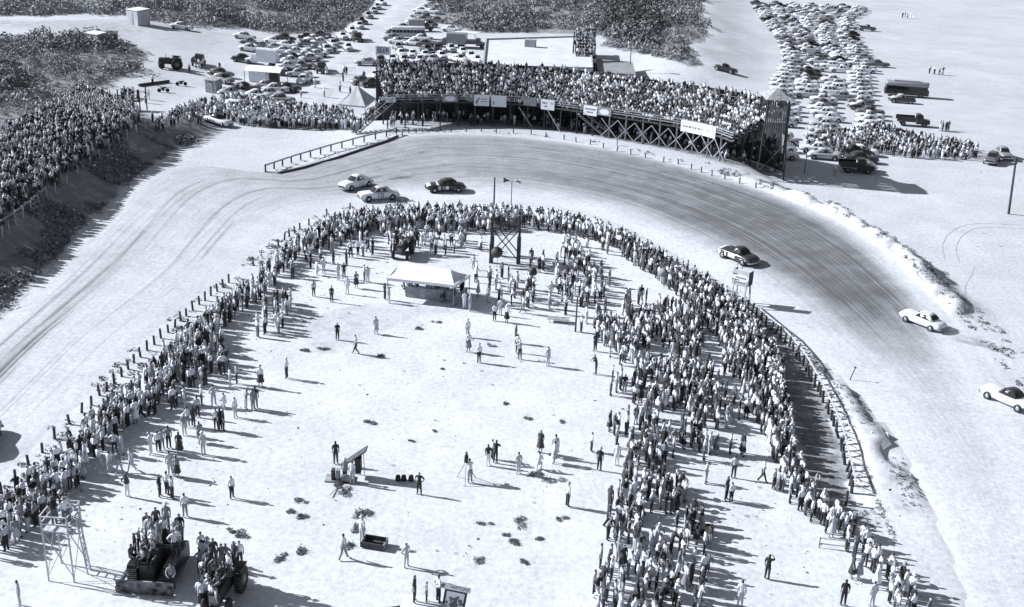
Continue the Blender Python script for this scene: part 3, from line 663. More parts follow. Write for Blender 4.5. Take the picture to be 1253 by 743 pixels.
# ================================================================== CARS
def ring_body(x, hw, zb, zs, zc):
    h = [(0, zb), (hw * .82, zb), (hw * .97, zb + .10), (hw, zb + (zs - zb) * .45), (hw * .985, zs - .10), (hw * .90, zs), (hw * .62, zs + (zc - zs) * .5), (0, zc)]
    pts = [(x, y, z) for y, z in h] + [(x, -y, z) for y, z in h[-2:0:-1]]
    return pts
CARK = {
 # stations x, half width, bottom, shoulder, centre;   greenhouse: base rear/front x, roof rear/front x, base hw, roof hw, base z, roof z
 'sedan': dict(st=[(-2.56, .70, .44, .66, .68), (-2.45, .84, .36, .78, .84), (-2.0, .92, .31, .90, .98), (-1.3, .95, .29, .96, 1.02), (0, .95, .28, .97, 1.0), (1.0, .95, .29, .96, 1.02), (1.8, .93, .30, .94, 1.02), (2.35, .88, .33, .88, .96), (2.55, .74, .42, .74, .80)], gh=(-1.62, 1.02, -.95, .22, .80, .58, .97, 1.56)),
 'coupe': dict(st=[(-2.50, .66, .44, .66, .68), (-2.40, .82, .36, .80, .86), (-1.9, .92, .31, .92, 1.0), (-1.2, .95, .29, .97, 1.03), (0, .94, .28, .97, 1.0), (.9, .94, .29, .97, 1.03), (1.8, .91, .30, .96, 1.06), (2.3, .84, .33, .90, .98), (2.5, .66, .42, .72, .80)], gh=(-1.25, .82, -.70, .10, .78, .56, .98, 1.54)),
 'fastback': dict(st=[(-2.52, .60, .42, .58, .60), (-2.40, .78, .35, .72, .78), (-1.9, .90, .30, .88, .98), (-1.2, .93, .28, .97, 1.04), (0, .93, .28, .98, 1.02), (1.0, .92, .29, .97, 1.04), (1.8, .88, .30, .95, 1.08), (2.3, .80, .33, .86, 1.0), (2.5, .60, .44, .66, .84)], gh=(-2.25, .88, -.75, .16, .76, .55, .93, 1.60)),
 'wagon': dict(st=[(-2.50, .80, .40, .80, .86), (-2.40, .90, .34, .90, .95), (-1.9, .94, .31, .95, 1.0), (0, .95, .28, .97, 1.0), (1.0, .95, .29, .96, 1.02), (1.8, .93, .30, .94, 1.02), (2.35, .88, .33, .88, .96), (2.55, .74, .42, .74, .80)], gh=(-2.36, 1.0, -2.12, .25, .82, .66, .95, 1.66)),
 'pickup': dict(st=[(-2.45, .86, .55, .95, .96), (-1.0, .88, .50, .98, .98), (-.4, .90, .42, 1.02, 1.04), (.6, .92, .36, 1.05, 1.10), (1.0, .90, .36, 1.05, 1.14), (1.9, .84, .36, 1.0, 1.12), (2.3, .74, .40, .9, 1.0), (2.4, .6, .5, .75, .85)], gh=(-.5, .78, -.42, .38, .80, .66, 1.0, 1.72)),
}
def car_parts(kind, door_no=None):
    """list of (part name, MB, material key); the first is the body"""
    K = CARK[kind]; out = []; b = MB()
    b.loft([ring_body(*s) for s in K['st']], 0, True)
    br, bf, rr, rf, bw_, rw, zb, zr = K['gh']
    def gr(x0, x1, hw, z, c=.16, bulge=.06):
        xm = (x0 + x1) / 2
        return [(x0, -hw + c, z), (x0 + c * .6, -hw, z), (xm, -hw - bulge * .4, z), (x1 - c * .8, -hw, z), (x1, -hw + c, z), (x1 + bulge, 0, z), (x1, hw - c, z), (x1 - c * .8, hw, z), (xm, hw + bulge * .4, z), (x0 + c * .6, hw, z), (x0, hw - c, z), (x0 - bulge, 0, z)]
    lp = lambda a, b_, t: a + (b_ - a) * t
    rg = [gr(br, bf, bw_, zb - .06), gr(lp(br, rr, .5), lp(bf, rf, .5), lp(bw_, rw, .42), lp(zb, zr, .5)), gr(rr, rf, rw, zr - .06), gr(rr + .1, rf - .12, rw * .86, zr, .14), gr(rr + .3, rf - .3, rw * .5, zr + .035, .1)]
    if kind == 'pickup':   # open load bed behind the cab
        b.box((-1.45, 0, 1.0), (1.75, 1.3, .05), 1)
        for s in (-1, 1): b.box((-1.45, s * .8, 1.12), (1.9, .06, .36), 0)
        b.box((-2.4, 0, 1.1), (.06, 1.6, .36), 0)
    out.append(('body', b, ['paint', 'ink', 'black']))
    g = MB(); g.loft(rg, 0, True); out.append(('roof', g, ['paint']))
    def sidept(s, t, x, off=.02):
        hw = lp(bw_, rw, t) + off; return (x, s * hw, lp(zb, zr, t))
    def X(t, f): return lp(lp(br, rr, t), lp(bf, rf, t), f)
    cuts = [(.1, .36), (.39, .64), (.67, .9)] if kind == 'wagon' else ([(.14, .86)] if kind == 'pickup' else [(.16 if kind != 'fastback' else .36, .52), (.55, .90)])
    for s in (-1, 1):
        w_ = MB()
        for f0, f1 in cuts:
            w_.quad(sidept(s, .16, X(.16, f0), .035), sidept(s, .16, X(.16, f1), .035), sidept(s, .80, X(.8, lp(f0, .5, .08)), .035), sidept(s, .80, X(.8, lp(f1, .5, .08)), .035))
        out.append(('side_window', w_, ['glass']))
    def endglass(sgn, x0, x1, t0=.14, t1=.84, o=.045):
        q = MB(); P0, P1 = [], []
        for y in (-.86, -.45, 0, .45, .86):
            bul = .06 * (1 - y * y) * sgn
            P0.append((lp(x0, x1, t0) + bul + o * sgn, y * lp(bw_, rw, t0), lp(zb, zr, t0) + .02)); P1.append((lp(x0, x1, t1) + bul + o * sgn, y * lp(bw_, rw, t1) * .92, lp(zb, zr, t1) + .02))
        q.loft([P0, P1], 0, True, False, False); return q
    out.append(('windshield', endglass(1, bf, rf), ['glass'])); out.append(('rear_window', endglass(-1, br, rr, .2 if kind != 'fastback' else .45, .82), ['glass']))
    xf, xr_, ww = 1.52, -1.55, .80
    for x in (xf, xr_):
        for s in (-1, 1): b.lathe([(0, s * .93), (.40, s * .945), (.41, s * .90)], (x, 0, .36), 'y', 16, 2)  # black discs painted in for the shaded hollows of the wheel arches
    for x in (xf, xr_):
        for s in (-1, 1):
            t = MB(); t.lathe([(.18, s * .17), (.30, s * .185), (.345, s * .15), (.35, s * .04), (.33, -s * .02), (.2, -s * .04)], (x, s * ww, .35), 'y', 16)
            hcap = MB(); hcap.lathe([(0, s * .215), (.10, s * .205), (.17, s * .185), (.19, s * .165)], (x, s * ww, .35), 'y', 12)
            out.append(('wheel', t, ['tyre'])); out.append(('>hubcap', hcap, ['hub']))
    for s, hw in ((1, .88), (-1, .86)):
        bm_ = MB(); L_ = K['st'][-1][0] if s > 0 else -K['st'][0][0]
        P = [(s * (L_ - .22), -hw - .04), (s * (L_ + .02), -hw * .8), (s * (L_ + .10), -hw * .3), (s * (L_ + .10), hw * .3), (s * (L_ + .02), hw * .8), (s * (L_ - .22), hw + .04)]
        for p, q in zip(P[:-1], P[1:]): bm_.bar((p[0], p[1], .47), (q[0], q[1], .47), .085, 0, 6)
        out.append(('bumper', bm_, ['chrome']))
    L_ = K['st'][-1][0]; gl = MB(); gl.box((L_ - .02, 0, .64), (.12, 1.0, .16)); out.append(('grille', gl, ['black']))
    for s in (-1, 1):
        hl = MB(); hl.lathe([(0, .07), (.07, .06), (.10, .02), (.10, -.1)], (L_ - .12, s * .66, .74), 'x', 10); out.append(('headlight', hl, ['lamp']))
    return out
MK = lambda k, paint: PAINT[paint] if k == 'paint' else M[k]
_CARM = {}
def simple_car_mesh(kind, paint, roofpaint=None):
    key = (kind, paint, roofpaint)
    if key in _CARM: return _CARM[key]
    big = MB(); mats = []
    for name, mb, mk in car_parts(kind):
        if name == '>hubcap': name = 'hubcap'
        loc = []
        for k in mk:
            mt = MK(k, roofpaint if (roofpaint and name == 'roof') else paint)
            if mt not in mats: mats.append(mt)
            loc.append(mats.index(mt))
        b0 = len(big.v); big.v += mb.v
        for f, m_, s_ in zip(mb.f, mb.m, mb.sm): big.f.append(tuple(i + b0 for i in f)); big.m.append(loc[m_]); big.sm.append(s_)
    _CARM[key] = big.mesh('parked_car', mats); return _CARM[key]
def orient(o, x, y, rz):
    """set a wheeled thing down on the slope it stands on"""
    d = 1.5; fx, fy = math.cos(rz), math.sin(rz)
    zf, zr = h1(x + fx * d, y + fy * d), h1(x - fx * d, y - fy * d); zl, zq = h1(x - fy * .8, y + fx * .8), h1(x + fy * .8, y - fx * .8)
    o.location = (x, y, (zf + zr) / 2 + .01); o.rotation_mode = 'XYZ'
    o.rotation_euler = (math.atan2(zl - zq, 1.6), -math.atan2(zf - zr, 2 * d), rz)
cars = []
TNAME = dict(black='black', dark='dark', grey='grey', mid='dusty grey', pale='pale', white='white')
def far_car(px, py, head, kind, paint, roofpaint=None, group=None, where=None, label=None, xy=None):
    x, y = xy if xy else Rp(px, py)[:2]
    o = link('pickup_truck' if kind == 'pickup' else 'station_wagon' if kind == 'wagon' else 'parked_car', simple_car_mesh(kind, paint, roofpaint)); orient(o, x, y, R(head)); o.scale = (1, 1, 1.08)
    o['category'] = 'pickup truck' if kind == 'pickup' else 'car'
    nm = {'pickup': 'pickup truck', 'wagon': 'station wagon'}.get(kind, kind if kind != 'coupe' else 'coupe')
    desc = TNAME[paint] + (f' {nm} with {TNAME[roofpaint]} roof' if roofpaint else f' {nm}')
    if group: o['group'] = group
    if label: o['label'] = label
    else: cars.append((o, desc, group, where, x, y))
    return o
def full_car(name, kind, paint, px, py, head, label, cat='race car', roofpaint=None, group=None, marks=None, size=1.0):
    x, y = Rp(px, py)[:2]; root = empty(name, (0, 0, 0)); last = None
    for n, mb, mk in car_parts(kind):
        p = roofpaint if (n == 'roof' and roofpaint) else paint
        if n == '>hubcap': mb.build('hubcap', [MK(k, p) for k in mk], last)
        else: last = mb.build(n, [MK(k, p) for k in mk], root)
        if n == 'body': body = last
    if marks: marks(root, body, kind)
    orient(root, x, y, R(head)); root.scale = (size, size, size * 1.08); tag(root, label, cat, group); return root
def side_patch(mb, kind, s, x0, x1, z0, z1, mi=0, n=5, off=.012):
    """a painted patch that follows the flank"""
    st = CARK[kind]['st']; r0, r1 = [], []
    for x in np.linspace(x0, x1, n):
        hw = np.interp(x, [q[0] for q in st], [q[1] for q in st]); r0.append((x, s * (hw + off), z0)); r1.append((x, s * (hw * .988 + off), z1))
    mb.loft([r0, r1], mi, True, False, False)
def number_mark(txt, dark, sides=(1, -1)):
    def f(root, body, kind):
        st = CARK[kind]['st']; hw = np.interp(0, [q[0] for q in st], [q[1] for q in st])
        for s in sides:
            V, Fs = text_mb(txt, .78, .004); m = MB(); m.add([(v.x * 1.15 * -s, s * (hw + .012 + v.z), .66 + v.y) for v in V], Fs)
            m.build('door_number', M['ink'] if dark else PAINT['white'], root)
    return f
def patches(*ps):
    def f(root, body, kind):
        for s in (1, -1):
            for x0, x1, z0, z1, key in ps:
                m = MB(); side_patch(m, kind, s, x0, x1, z0, z1); m.build('painted_panel', PAINT[key], root)
    return f
def bonnet_panel(key, x0=1.0, x1=2.42):
    def f(root, body, kind):
        st = CARK[kind]['st']; m = MB(); rows = []
        for x in np.linspace(x0, x1, 6):
            zc, zs, hw = (np.interp(x, [q[0] for q in st], [q[k] for q in st]) for k in (4, 3, 1))
            rows.append([(x, y * hw, zs + (zc - zs) * t + .014) for y, t in ((-.88, .05), (-.62, .52), (0, 1.0), (.62, .52), (.88, .05))])
        m.loft(rows, 0, True, False, False); m.build('hood_panel', PAINT[key], root)
    return f
def both(*fs):
    def f(r, b, k):
        for q in fs: q(r, b, k)
    return f
def heading(a, b):
    """world heading from rear pixel a to front pixel b"""
    p, q = Rp(*a), Rp(*b); return math.degrees(math.atan2(q.y - p.y, q.x - p.x))
# --- race cars
full_car('race_car', 'fastback', 'white', 435, 230, heading((455, 221), (410, 233)), 'all-white race car sliding outermost through the turn', marks=patches((-.55, .25, .5, .8, 'pale')))
full_car('race_car', 'sedan', 'white', 463, 244, heading((486, 242), (440, 246)), 'white race car with a dark 10 on its door', roofpaint='pale', marks=both(number_mark('10', True)))
full_car('race_car', 'sedan', 'dark', 545, 234, heading((568, 235), (523, 236)), 'dark race car with white nose following the two white cars', marks=both(patches((.75, 1.05, .40, .9, 'pale'), (-.3, .1, .45, .85, 'white'), (.25, .5, .45, .85, 'mid'), (-2.2, -1.0, .40, .48, 'pale')), bonnet_panel('white', 2.0, 2.5), bonnet_panel('white', .95, 1.25)))
full_car('race_car', 'coupe', 'dark', 903, 319, heading((922, 325), (882, 309)), 'mostly dark race car with white nose and door patches, passing the small sign scaffold', marks=both(bonnet_panel('white', 1.9, 2.4), patches((1.0, 1.25, .42, .9, 'white'), (1.85, 2.3, .45, .9, 'white'), (-.35, .65, .5, .86, 'white'), (-2.0, -1.1, .62, .72, 'pale'))))
full_car('race_car', 'sedan', 'white', 1128, 398, heading((1150, 404), (1104, 386)), 'white race car entering the turn from the beach', marks=patches((-.4, .4, .52, .8, 'pale')), size=.86)
full_car('race_car', 'coupe', 'white', 1232, 494, heading((1258, 502), (1206, 480)), 'white race car with dark roof and trunk leaving wheel ruts', roofpaint='dark', marks=both(patches((-.5, .35, .5, .8, 'pale'), (-2.4, -1.2, .40, .60, 'dark'))), size=.88)
full_car('race_car', 'sedan', 'grey', -30, 548, heading((-60, 575), (-5, 520)), 'grey race car on the straight beside the infield fence')
# --- single vehicles
full_car('parked_car', 'coupe', 'white', 267, 153, -28, 'white car parked nose down on the end of the dune bank', 'car', 'black')
full_car('parked_car', 'sedan', 'grey', 1213, 199, heading((1224, 190), (1210, 206)), 'grey sedan nearest the utility pole on the beach', 'car', group='cars by the beach crowd')
full_car('parked_car', 'sedan', 'mid', 1226, 193, heading((1215, 186), (1233, 200)), 'dusty sedan parked behind the grey one by the utility pole', 'car', group='cars by the beach crowd')
far_car(1061, 38, -8, 'pickup', 'grey', label='grey pickup truck alone on the beach beside the far end of the lot')
far_car(1074, 82, -8, 'sedan', 'grey', label='grey sedan standing alone on open beach beside the car lot')
far_car(1103, 126, -10, 'fastback', 'dark', 'pale', label='dark pale-roofed car parked in front of the bus')
far_car(1101, 170, -10, 'sedan', 'black', label='black sedan right behind the beach crowd')
far_car(1046, 190, -5, 'coupe', 'black', label='black car half hidden at the beach crowd front')
far_car(887, 88, -25, 'coupe', 'dark', label='dark car stuck alone on the dune sand behind the grandstand')
far_car(222, 36, -4, 'sedan', 'white', label='white sedan parked alone against the far scrub')
far_car(299, 48, -6, 'sedan', 'white', label='white sedan nearest the scrub, left of the inland car lot')
# --- inland lots and the roadside rows
G_IN, G_RD = 'cars in the inland lot', 'cars along the sand road'
roadL = [(466, 4, 'white'), (461, 9, 'pale'), (457, 14, 'pale'), (450, 20, 'mid'), (442, 27, 'dark'), (439, 33, 'white'), (430, 39, 'white'), (419, 46, 'white'), (407, 55, 'pale'), (399, 62, 'pale')]
for x, y, p in roadL: far_car(x, y + 2, -62 + rng.normal(0, 6), rng.choice(['sedan', 'fastback', 'coupe']), p, group=G_RD, where='road row beside the scrub')
far_car(426, 62, -75, 'fastback', 'white', group=G_RD, label='rounded white car pulled out front of the road row beside the scrub')
roadR = [(531, 3, 'dark'), (528, 9, 'pale'), (515, 16, 'white'), (529, 17, 'white'), (522, 24, 'grey'), (508, 30, 'white'), (518, 27, 'mid'), (512, 22, 'pale'), (495, 37, 'grey'), (484, 43, 'dark'), (481, 50, 'mid'), (487, 54, 'pale'), (487, 61, 'mid'), (507, 56, 'white'), (517, 50, 'pale'), (521, 57, 'grey'), (522, 64, 'dark'),
         (491, 69, 'white'), (505, 70, 'white'), (520, 71, 'white'), (540, 72, 'white'), (566, 67, 'white'), (576, 72, 'white'), (552, 39, 'white'), (480, 76, 'white'), (494, 77, 'pale'), (514, 77, 'white'), (530, 76, 'pale'), (561, 76, 'white'), (583, 77, 'white'), (535, 63, 'dark'), (552, 63, 'pale'), (525, 33, 'dark'), (535, 28, 'grey')]
for x, y, p in roadR: far_car(x, y, -80 + rng.normal(0, 14) if y > 60 else -12 + rng.normal(0, 10), rng.choice(['sedan', 'fastback', 'coupe', 'sedan']), p, group=G_RD, where='road side behind the grandstand')
for x, y, h_, k, p in [(449, 80, -170, 'sedan', 'pale'), (466, 78, -90, 'sedan', 'dark'), (456, 106, 30, 'coupe', 'dark'), (443, 103, 40, 'sedan', 'mid'), (464, 96, 60, 'sedan', 'white')]:
    far_car(x, y, h_, k, p, group=G_RD, where='road mouth by the beer sign')
lot = [(306, 63, 'white', -8), (298, 76, 'dark', -4), (349, 50, 'dark', -8), (336, 54, 'white', -8), (351, 59, 'white', -5), (347, 66, 'white', -5), (336, 62, 'pale', -5), (377, 49, 'dark', 0), (392, 55, 'white', 40), (403, 53, 'mid', 40), (385, 64, 'pale', 30), (400, 63, 'pale', 42), (373, 72, 'white', 25), (358, 78, 'white', 20), (354, 85, 'white', 10), (369, 84, 'mid', 15), (352, 93, 'dark', -10),
       (373, 101, 'white', 75), (366, 94, 'pale', 0), (270, 94, 'grey', -10), (271, 101, 'mid', -14), (315, 121, 'white', -8), (330, 119, 'pale', -5), (343, 126, 'mid', -10), (347, 136, 'pale', -8), (328, 109, 'mid', -8), (338, 113, 'pale', -5), (352, 112, 'dark', -20), (320, 128, 'white', -10), (360, 74, 'dark', 20), (345, 76, 'pale', 20), (380, 75, 'pale', 30), (363, 67, 'white', 30), (392, 46, 'grey', 40), (329, 68, 'mid', -5), (300, 112, 'dark', -12), (284, 118, 'pale', -8), (388, 70, 'white', 30), (375, 57, 'mid', 35), (385, 51, 'white', 35)]
for x, y, p, h_ in lot: far_car(x, y, h_ + rng.normal(0, 4), rng.choice(['sedan', 'fastback', 'coupe', 'sedan']), p, group=G_IN, where='inland lot')
for k in range(26):
    x, y = rng.uniform(305, 398), rng.uniform(50, 98)
    if y > 50 + (398 - x) * .35 + 40 or x > 410 - (y - 45) * .5 or any(abs(x - a[0]) < 9 and abs(y - a[1]) < 4 for a in lot) or (abs(x - 322) < 24 and 70 < y < 104) or (abs(x - 392) < 12 and 78 < y < 96): continue
    lot.append((x, y)); far_car(x, y, rng.normal(12, 14), rng.choice(['sedan', 'fastback', 'coupe', 'sedan']), rng.choice(['white', 'pale', 'mid', 'dark']), group=G_IN, where='inland lot')
far_car(293, 136, -10, 'wagon', 'white', label='white station wagon standing among the bank-end spectators')
# --- the packed beach lot: columns of cars broadside to the road
left_e = [(172, 938), (150, 948), (120, 944), (95, 950), (84, 962), (62, 955), (45, 948), (28, 935), (10, 926), (-20, 920)]
right_e = [(172, 1068), (150, 1078), (130, 1068), (108, 1062), (90, 1066), (70, 1060), (58, 1052), (40, 1044), (26, 1044), (14, 1056), (-20, 1062)]
yw = 158.0; rows = []
while yw < 385:
    _, py = pix(46 + (yw - 158) * .26, yw, 0); rows.append((yw, py)); yw += 4.7
ncar = 0
for ri, (yw, py) in enumerate(rows):
    xl = np.interp(-py, [-q[0] for q in left_e], [q[1] for q in left_e]); xr_ = np.interp(-py, [-q[0] for q in right_e], [q[1] for q in right_e])
    X0, X1 = G(xl, py)[0], G(xr_, py)[0]; n = max(2, int((X1 - X0) / 5.1))
    for c in range(n):
        if rng.random() < .07 or ncar >= 205: continue
        x = X0 + 2.6 + (X1 - X0 - 5.0) * c / max(1, n - 1) + rng.normal(0, .5); y = yw + rng.normal(0, .35) + (c % 2) * 1.1
        if abs(x - 39) < 5 and y < 160: continue
        p = rng.choice(['white', 'pale', 'mid', 'grey', 'dark', 'black'], p=[.42, .26, .10, .08, .09, .05]); k = rng.choice(['sedan', 'fastback', 'coupe', 'wagon'], p=[.42, .3, .22, .06])
        rp = 'white' if (p in ('dark', 'grey', 'mid') and rng.random() < .3) else None
        o = far_car(0, 0, -9 + rng.normal(0, 3) + (180 if rng.random() < .4 else 0), k, p, rp, xy=(x, y), group='cars in the packed beach lot', where=('beachlot', ri, c)); ncar += 1
print('beach lot cars', ncar)
# ================================================================== STRUCTURES THAT ARE THINGS
def along(P, s):
    P = np.asarray(P, float); L = np.concatenate([[0], np.cumsum(np.linalg.norm(np.diff(P[:, :2], axis=0), axis=1))]); s = float(np.clip(s, 0, L[-1]))
    i = min(int(np.searchsorted(L, s, 'right')) - 1, len(P) - 2); t = (s - L[i]) / (L[i + 1] - L[i]); d = (P[i + 1] - P[i])[:2]; d = d / np.linalg.norm(d)
    p = P[i] + (P[i + 1] - P[i]) * t; return p[:2], d, np.array([-d[1], d[0]]), L[-1]
# --- grandstand
GF = np.array([G(*p, 1.3) for p in [(472, 156), (520, 155), (580, 155), (640, 158), (690, 164), (740, 172), (790, 180), (835, 188), (868, 196), (893, 206)]])
GF = resample(GF, 1.5); GL = along(GF, 0)[3]; Z0, RISE, RUN, NROW = 5.1, .29, .70, 13; DEP = 9.1
gs = empty('grandstand', (float(GF[len(GF) // 2][0]), float(GF[len(GF) // 2][1]), 0)); gs['label'] = 'long curved timber grandstand on posts above the outer rim of the turn'; gs['category'] = 'grandstand'
gsl = Vector(gs.location)
def gp(s, out, z):
    p, d, n, _ = along(GF, s)
    # smooth normals round the bend
    _, d1, n1, _ = along(GF, s - 3); _, d2, n2, _ = along(GF, s + 3); n = (n1 + n2) / np.linalg.norm(n1 + n2)
    return Vector((p[0] + n[0] * out, p[1] + n[1] * out, z)) - gsl
SS = np.linspace(0, GL, 46)
for r in range(NROW):
    m = MB()
    for o0, o1, za, zb in ((.02, .30, .02, .07), (.36, .66, .40, .45)):
        rings = []
        for s in SS: z = Z0 + r * RISE; rings.append([gp(s, r * RUN + o0, z + za), gp(s, r * RUN + o1, z + za), gp(s, r * RUN + o1, z + zb), gp(s, r * RUN + o0, z + zb)])
        m.loft(rings, 0, False)
    m.build('bench_row', M['wood'], gs)
for out, zt in ((0, Z0), (4.2, Z0 + 1.1), (DEP - .1, Z0 + 3.7)):
    for k, s in enumerate(np.arange(.3, GL, 2.75)):
        a = gp(s, out, 0); wx, wy = a.x + gsl.x, a.y + gsl.y; zg = h1(wx, wy); top = zt + (1.15 if out in (0, DEP - .1) else 0)
        light = out == 0 and s > GL * .62  # sunlit look put into the wood tone: front posts at this end paler
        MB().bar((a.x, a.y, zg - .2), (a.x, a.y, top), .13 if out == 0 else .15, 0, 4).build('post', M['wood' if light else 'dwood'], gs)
for k, s in enumerate(np.arange(GL * .6, GL - 2.6, 2.75)):
    m = MB(); a, b_ = gp(s, -.14, 0), gp(s + 2.7, -.14, 0); za, zb = h1(a.x + gsl.x, a.y + gsl.y), h1(b_.x + gsl.x, b_.y + gsl.y)
    m.bar((a.x, a.y, za + .3), (b_.x, b_.y, Z0 - .4), .09); b2 = gp(s + 2.7, -.24, 0); a2 = gp(s, -.24, 0); m.bar((b2.x, b2.y, zb + .3), (a2.x, a2.y, Z0 - .4), .09)
    m.build('cross_brace', M['wood'], gs)
for f, lit in ((.36, 0), (.44, 0)):
    s = GL * f; a, b_ = gp(s, -.15, Z0 - .3), gp(s + 2.4, -.15, 0); MB().bar(a, (b_.x, b_.y, 1.6), .1).build('brace', M['wood'], gs)
for z, hh in ((Z0 - .12, .22), (Z0 + .45, .12), (Z0 + .8, .1), (Z0 + 1.12, .13)):
    m = MB(); m.loft([[gp(s, -.10, z), gp(s, -.04, z), gp(s, -.04, z + hh), gp(s, -.10, z + hh)] for s in SS], 0, False); m.build('front_rail', M['wood' if z != Z0 - .12 else 'dwood'], gs)
m = MB(); m.loft([[gp(s, DEP + .02, .2), gp(s, DEP + .1, .2), gp(s, DEP + .1, Z0 + 4.6), gp(s, DEP + .02, Z0 + 4.6)] for s in SS], 0, False); m.build('added_shade_wall', M['dwood'], gs)  # added unseen boarding that shades the space under the stand
m = MB(); rings = []
for s in np.linspace(GL * .60, GL, 14): rings.append([gp(s, 4.6, 1.0), gp(s, 4.7, 1.0), gp(s, 4.7, Z0 + .9), gp(s, 4.6, Z0 + .9)])
for k, s in enumerate((GL + .05,)):     # boarded stepped end
    for r in range(NROW):
        for q in (0, .36):
            if (r * 2 + (q > 0)) % 3 == 1: continue
            a, b_ = gp(s, r * RUN + q, 0), gp(s, r * RUN + q + .30, 0); d = (b_ - a).normalized(); n = Vector((-d.y, d.x, 0)) * -.06; zt = Z0 + r * RISE + .9 + .12 * math.sin(r * 7 + q * 9); zl = Z0 + .2 + r * .12 - .7 * ((r * 5 + int(q * 10)) % 3) / 2 - r * .06
            m.add([a + n + Vector((0, 0, zl)), b_ + n + Vector((0, 0, zl)), b_ + n + Vector((0, 0, zt)), a + n + Vector((0, 0, zt)), a + n * 1.7 + Vector((0, 0, zl)), b_ + n * 1.7 + Vector((0, 0, zl)), b_ + n * 1.7 + Vector((0, 0, zt)), a + n * 1.7 + Vector((0, 0, zt))], [(0, 1, 2, 3), (4, 5, 6, 7), (0, 1, 5, 4), (1, 2, 6, 5), (2, 3, 7, 6), (3, 0, 4, 7)])
m.build('end_boards', M['dwood'], gs)
# front stairs, left stairs
def stair(a, b_, w_, parent, off, n=12):
    a, b_ = Vector(a) - off, Vector(b_) - off; d = (b_ - a); f = Vector((d.x, d.y, 0)).normalized(); side = Vector((-f.y, f.x, 0)) * w_ / 2; m = MB()
    for s in (-1, 1): m.bar(a + side * s, b_ + side * s, .1)
    for k in range(n):
        p = a + d * (k + .5) / n; m.box(p, (.3, w_, .05), 0, math.atan2(f.y, f.x))
    m.build('staircase', M['wood'], parent); m = MB()
    for s in (-1, 1):
        m.bar(a + side * s + Vector((0, 0, 1)), b_ + side * s + Vector((0, 0, 1)), .05)
        for t in (0, .5, 1): m.bar(a + d * t + side * s, a + d * t + side * s + Vector((0, 0, 1)), .05)
    m.build('handrail', M['wood'], parent)
sA = gp(.8, .5, Z0) + gsl; sB = Rp(433, 164); STAIR = (sA, sB); stair(sA, sB, 2.0, gs, gsl, 14)
sC = gp(GL * .53, -.4, Z0 - .2) + gsl; sD = Rp(742, 168); sD = Vector((sD.x, sD.y, h1(sD.x, sD.y))); stair(sC, sD, 1.0, gs, gsl)
# --- signs hung on the front rail
def front_s(px, z=Z0 + .6):
    best = min(((abs(pix(*(gp(s, -.12, z) + gsl))[0] - px), s) for s in np.arange(0, GL, .15))); return best[1]
def stand_sign(x0, x1, z0, z1, label, mark, board='sign', name='sign_board'):
    s0, s1 = front_s(x0), front_s(x1); t = empty(name, gp((s0 + s1) / 2, -.16, z0) + gsl); l = Vector(t.location); m = MB()
    n = max(2, int((s1 - s0) / 1.2) + 1); m.loft([[gp(s, o, z) + gsl - l for o, z in ((-.20, z0), (-.13, z0), (-.13, z1), (-.20, z1))] for s in np.linspace(s0, s1, n)], 0, False); m.build('board', M[board], t)
    q = MB(); P = lambda u, v: gp(s0 + (s1 - s0) * u, -.215, z0 + (z1 - z0) * v) + gsl - l
    if mark == 'swoosh':
        for u0, v0, u1, v1, w_ in ((.12, .42, .34, .82, .16), (.10, .26, .26, .44, .10)): q.add([P(u0, v0), P(u0 + .06, v0 - w_), P(u1 + .04, v1 - w_ * .4), P(u1, v1)], [(0, 1, 2, 3)])
        for v in (.62, .40): q.add([P(.45, v), P(.85, v), P(.85, v + .06), P(.45, v + .06)], [(0, 1, 2, 3)])
    elif mark == 'disc':
        q.add([P(.5 + .36 * math.cos(k * .628), .5 + .42 * math.sin(k * .628)) for k in range(10)], [tuple(range(10))])
    else:
        rows = ((.58, .1, .9), (.26, .25, .78)) if mark == 'lines' else ((.42, .06, .94),)
        for v, u0, u1 in rows:
            u = u0; k = 0
            while u < u1 - .04:
                du = .035 + .02 * ((k * 7) % 3)
                if mark == 'banner': q = MB()
                q.add([P(u, v), P(u + du, v), P(u + du, v + .16), P(u, v + .16)], [(0, 1, 2, 3)]); u += du + .028; k += 1
                if mark == 'banner': q.build('letter', M['ink2'], t)
    if mark != 'banner': q.build('lettering' if mark == 'lines' else 'marking', M['sign' if board != 'sign' else 'ink2'], t)
    tag(t, label, 'sign', 'signs along the grandstand front'); return t
stand_sign(472, 484, Z0 + .1, Z0 + .95, 'small white sign at the stairs end of the grandstand rail', 'lines')
stand_sign(541, 560, Z0 + .1, Z0 + 1.1, 'grey board with white disc, nearest the stairs end of the grandstand rail', 'disc', 'wood')
stand_sign(580, 599, Z0 - .45, Z0 + 1.2, 'white sign with slanted dark mark, first of a pair on the grandstand rail', 'swoosh')
stand_sign(600.5, 620, Z0 - .5, Z0 + 1.2, 'white sign with slanted dark mark, second of a pair on the grandstand rail', 'swoosh')
stand_sign(641, 656, Z0 + .0, Z0 + 1.1, 'grey board with white disc between the paired signs and the lettered sign', 'disc', 'wood')
stand_sign(662, 679, Z0 - .35, Z0 + 1.2, 'white lettered sign left of the front stairs on the grandstand rail', 'lines')
stand_sign(714, 730, Z0 - .3, Z0 + 1.15, 'white lettered sign just past the front stairs on the grandstand rail', 'lines')
stand_sign(732, 748, Z0 + .0, Z0 + 1.1, 'grey board with white disc past the front stairs', 'disc', 'wood')
stand_sign(834, 876, Z0 - .5, Z0 + 1.15, 'long white cloth banner near the tower end of the grandstand', 'banner', name='banner')
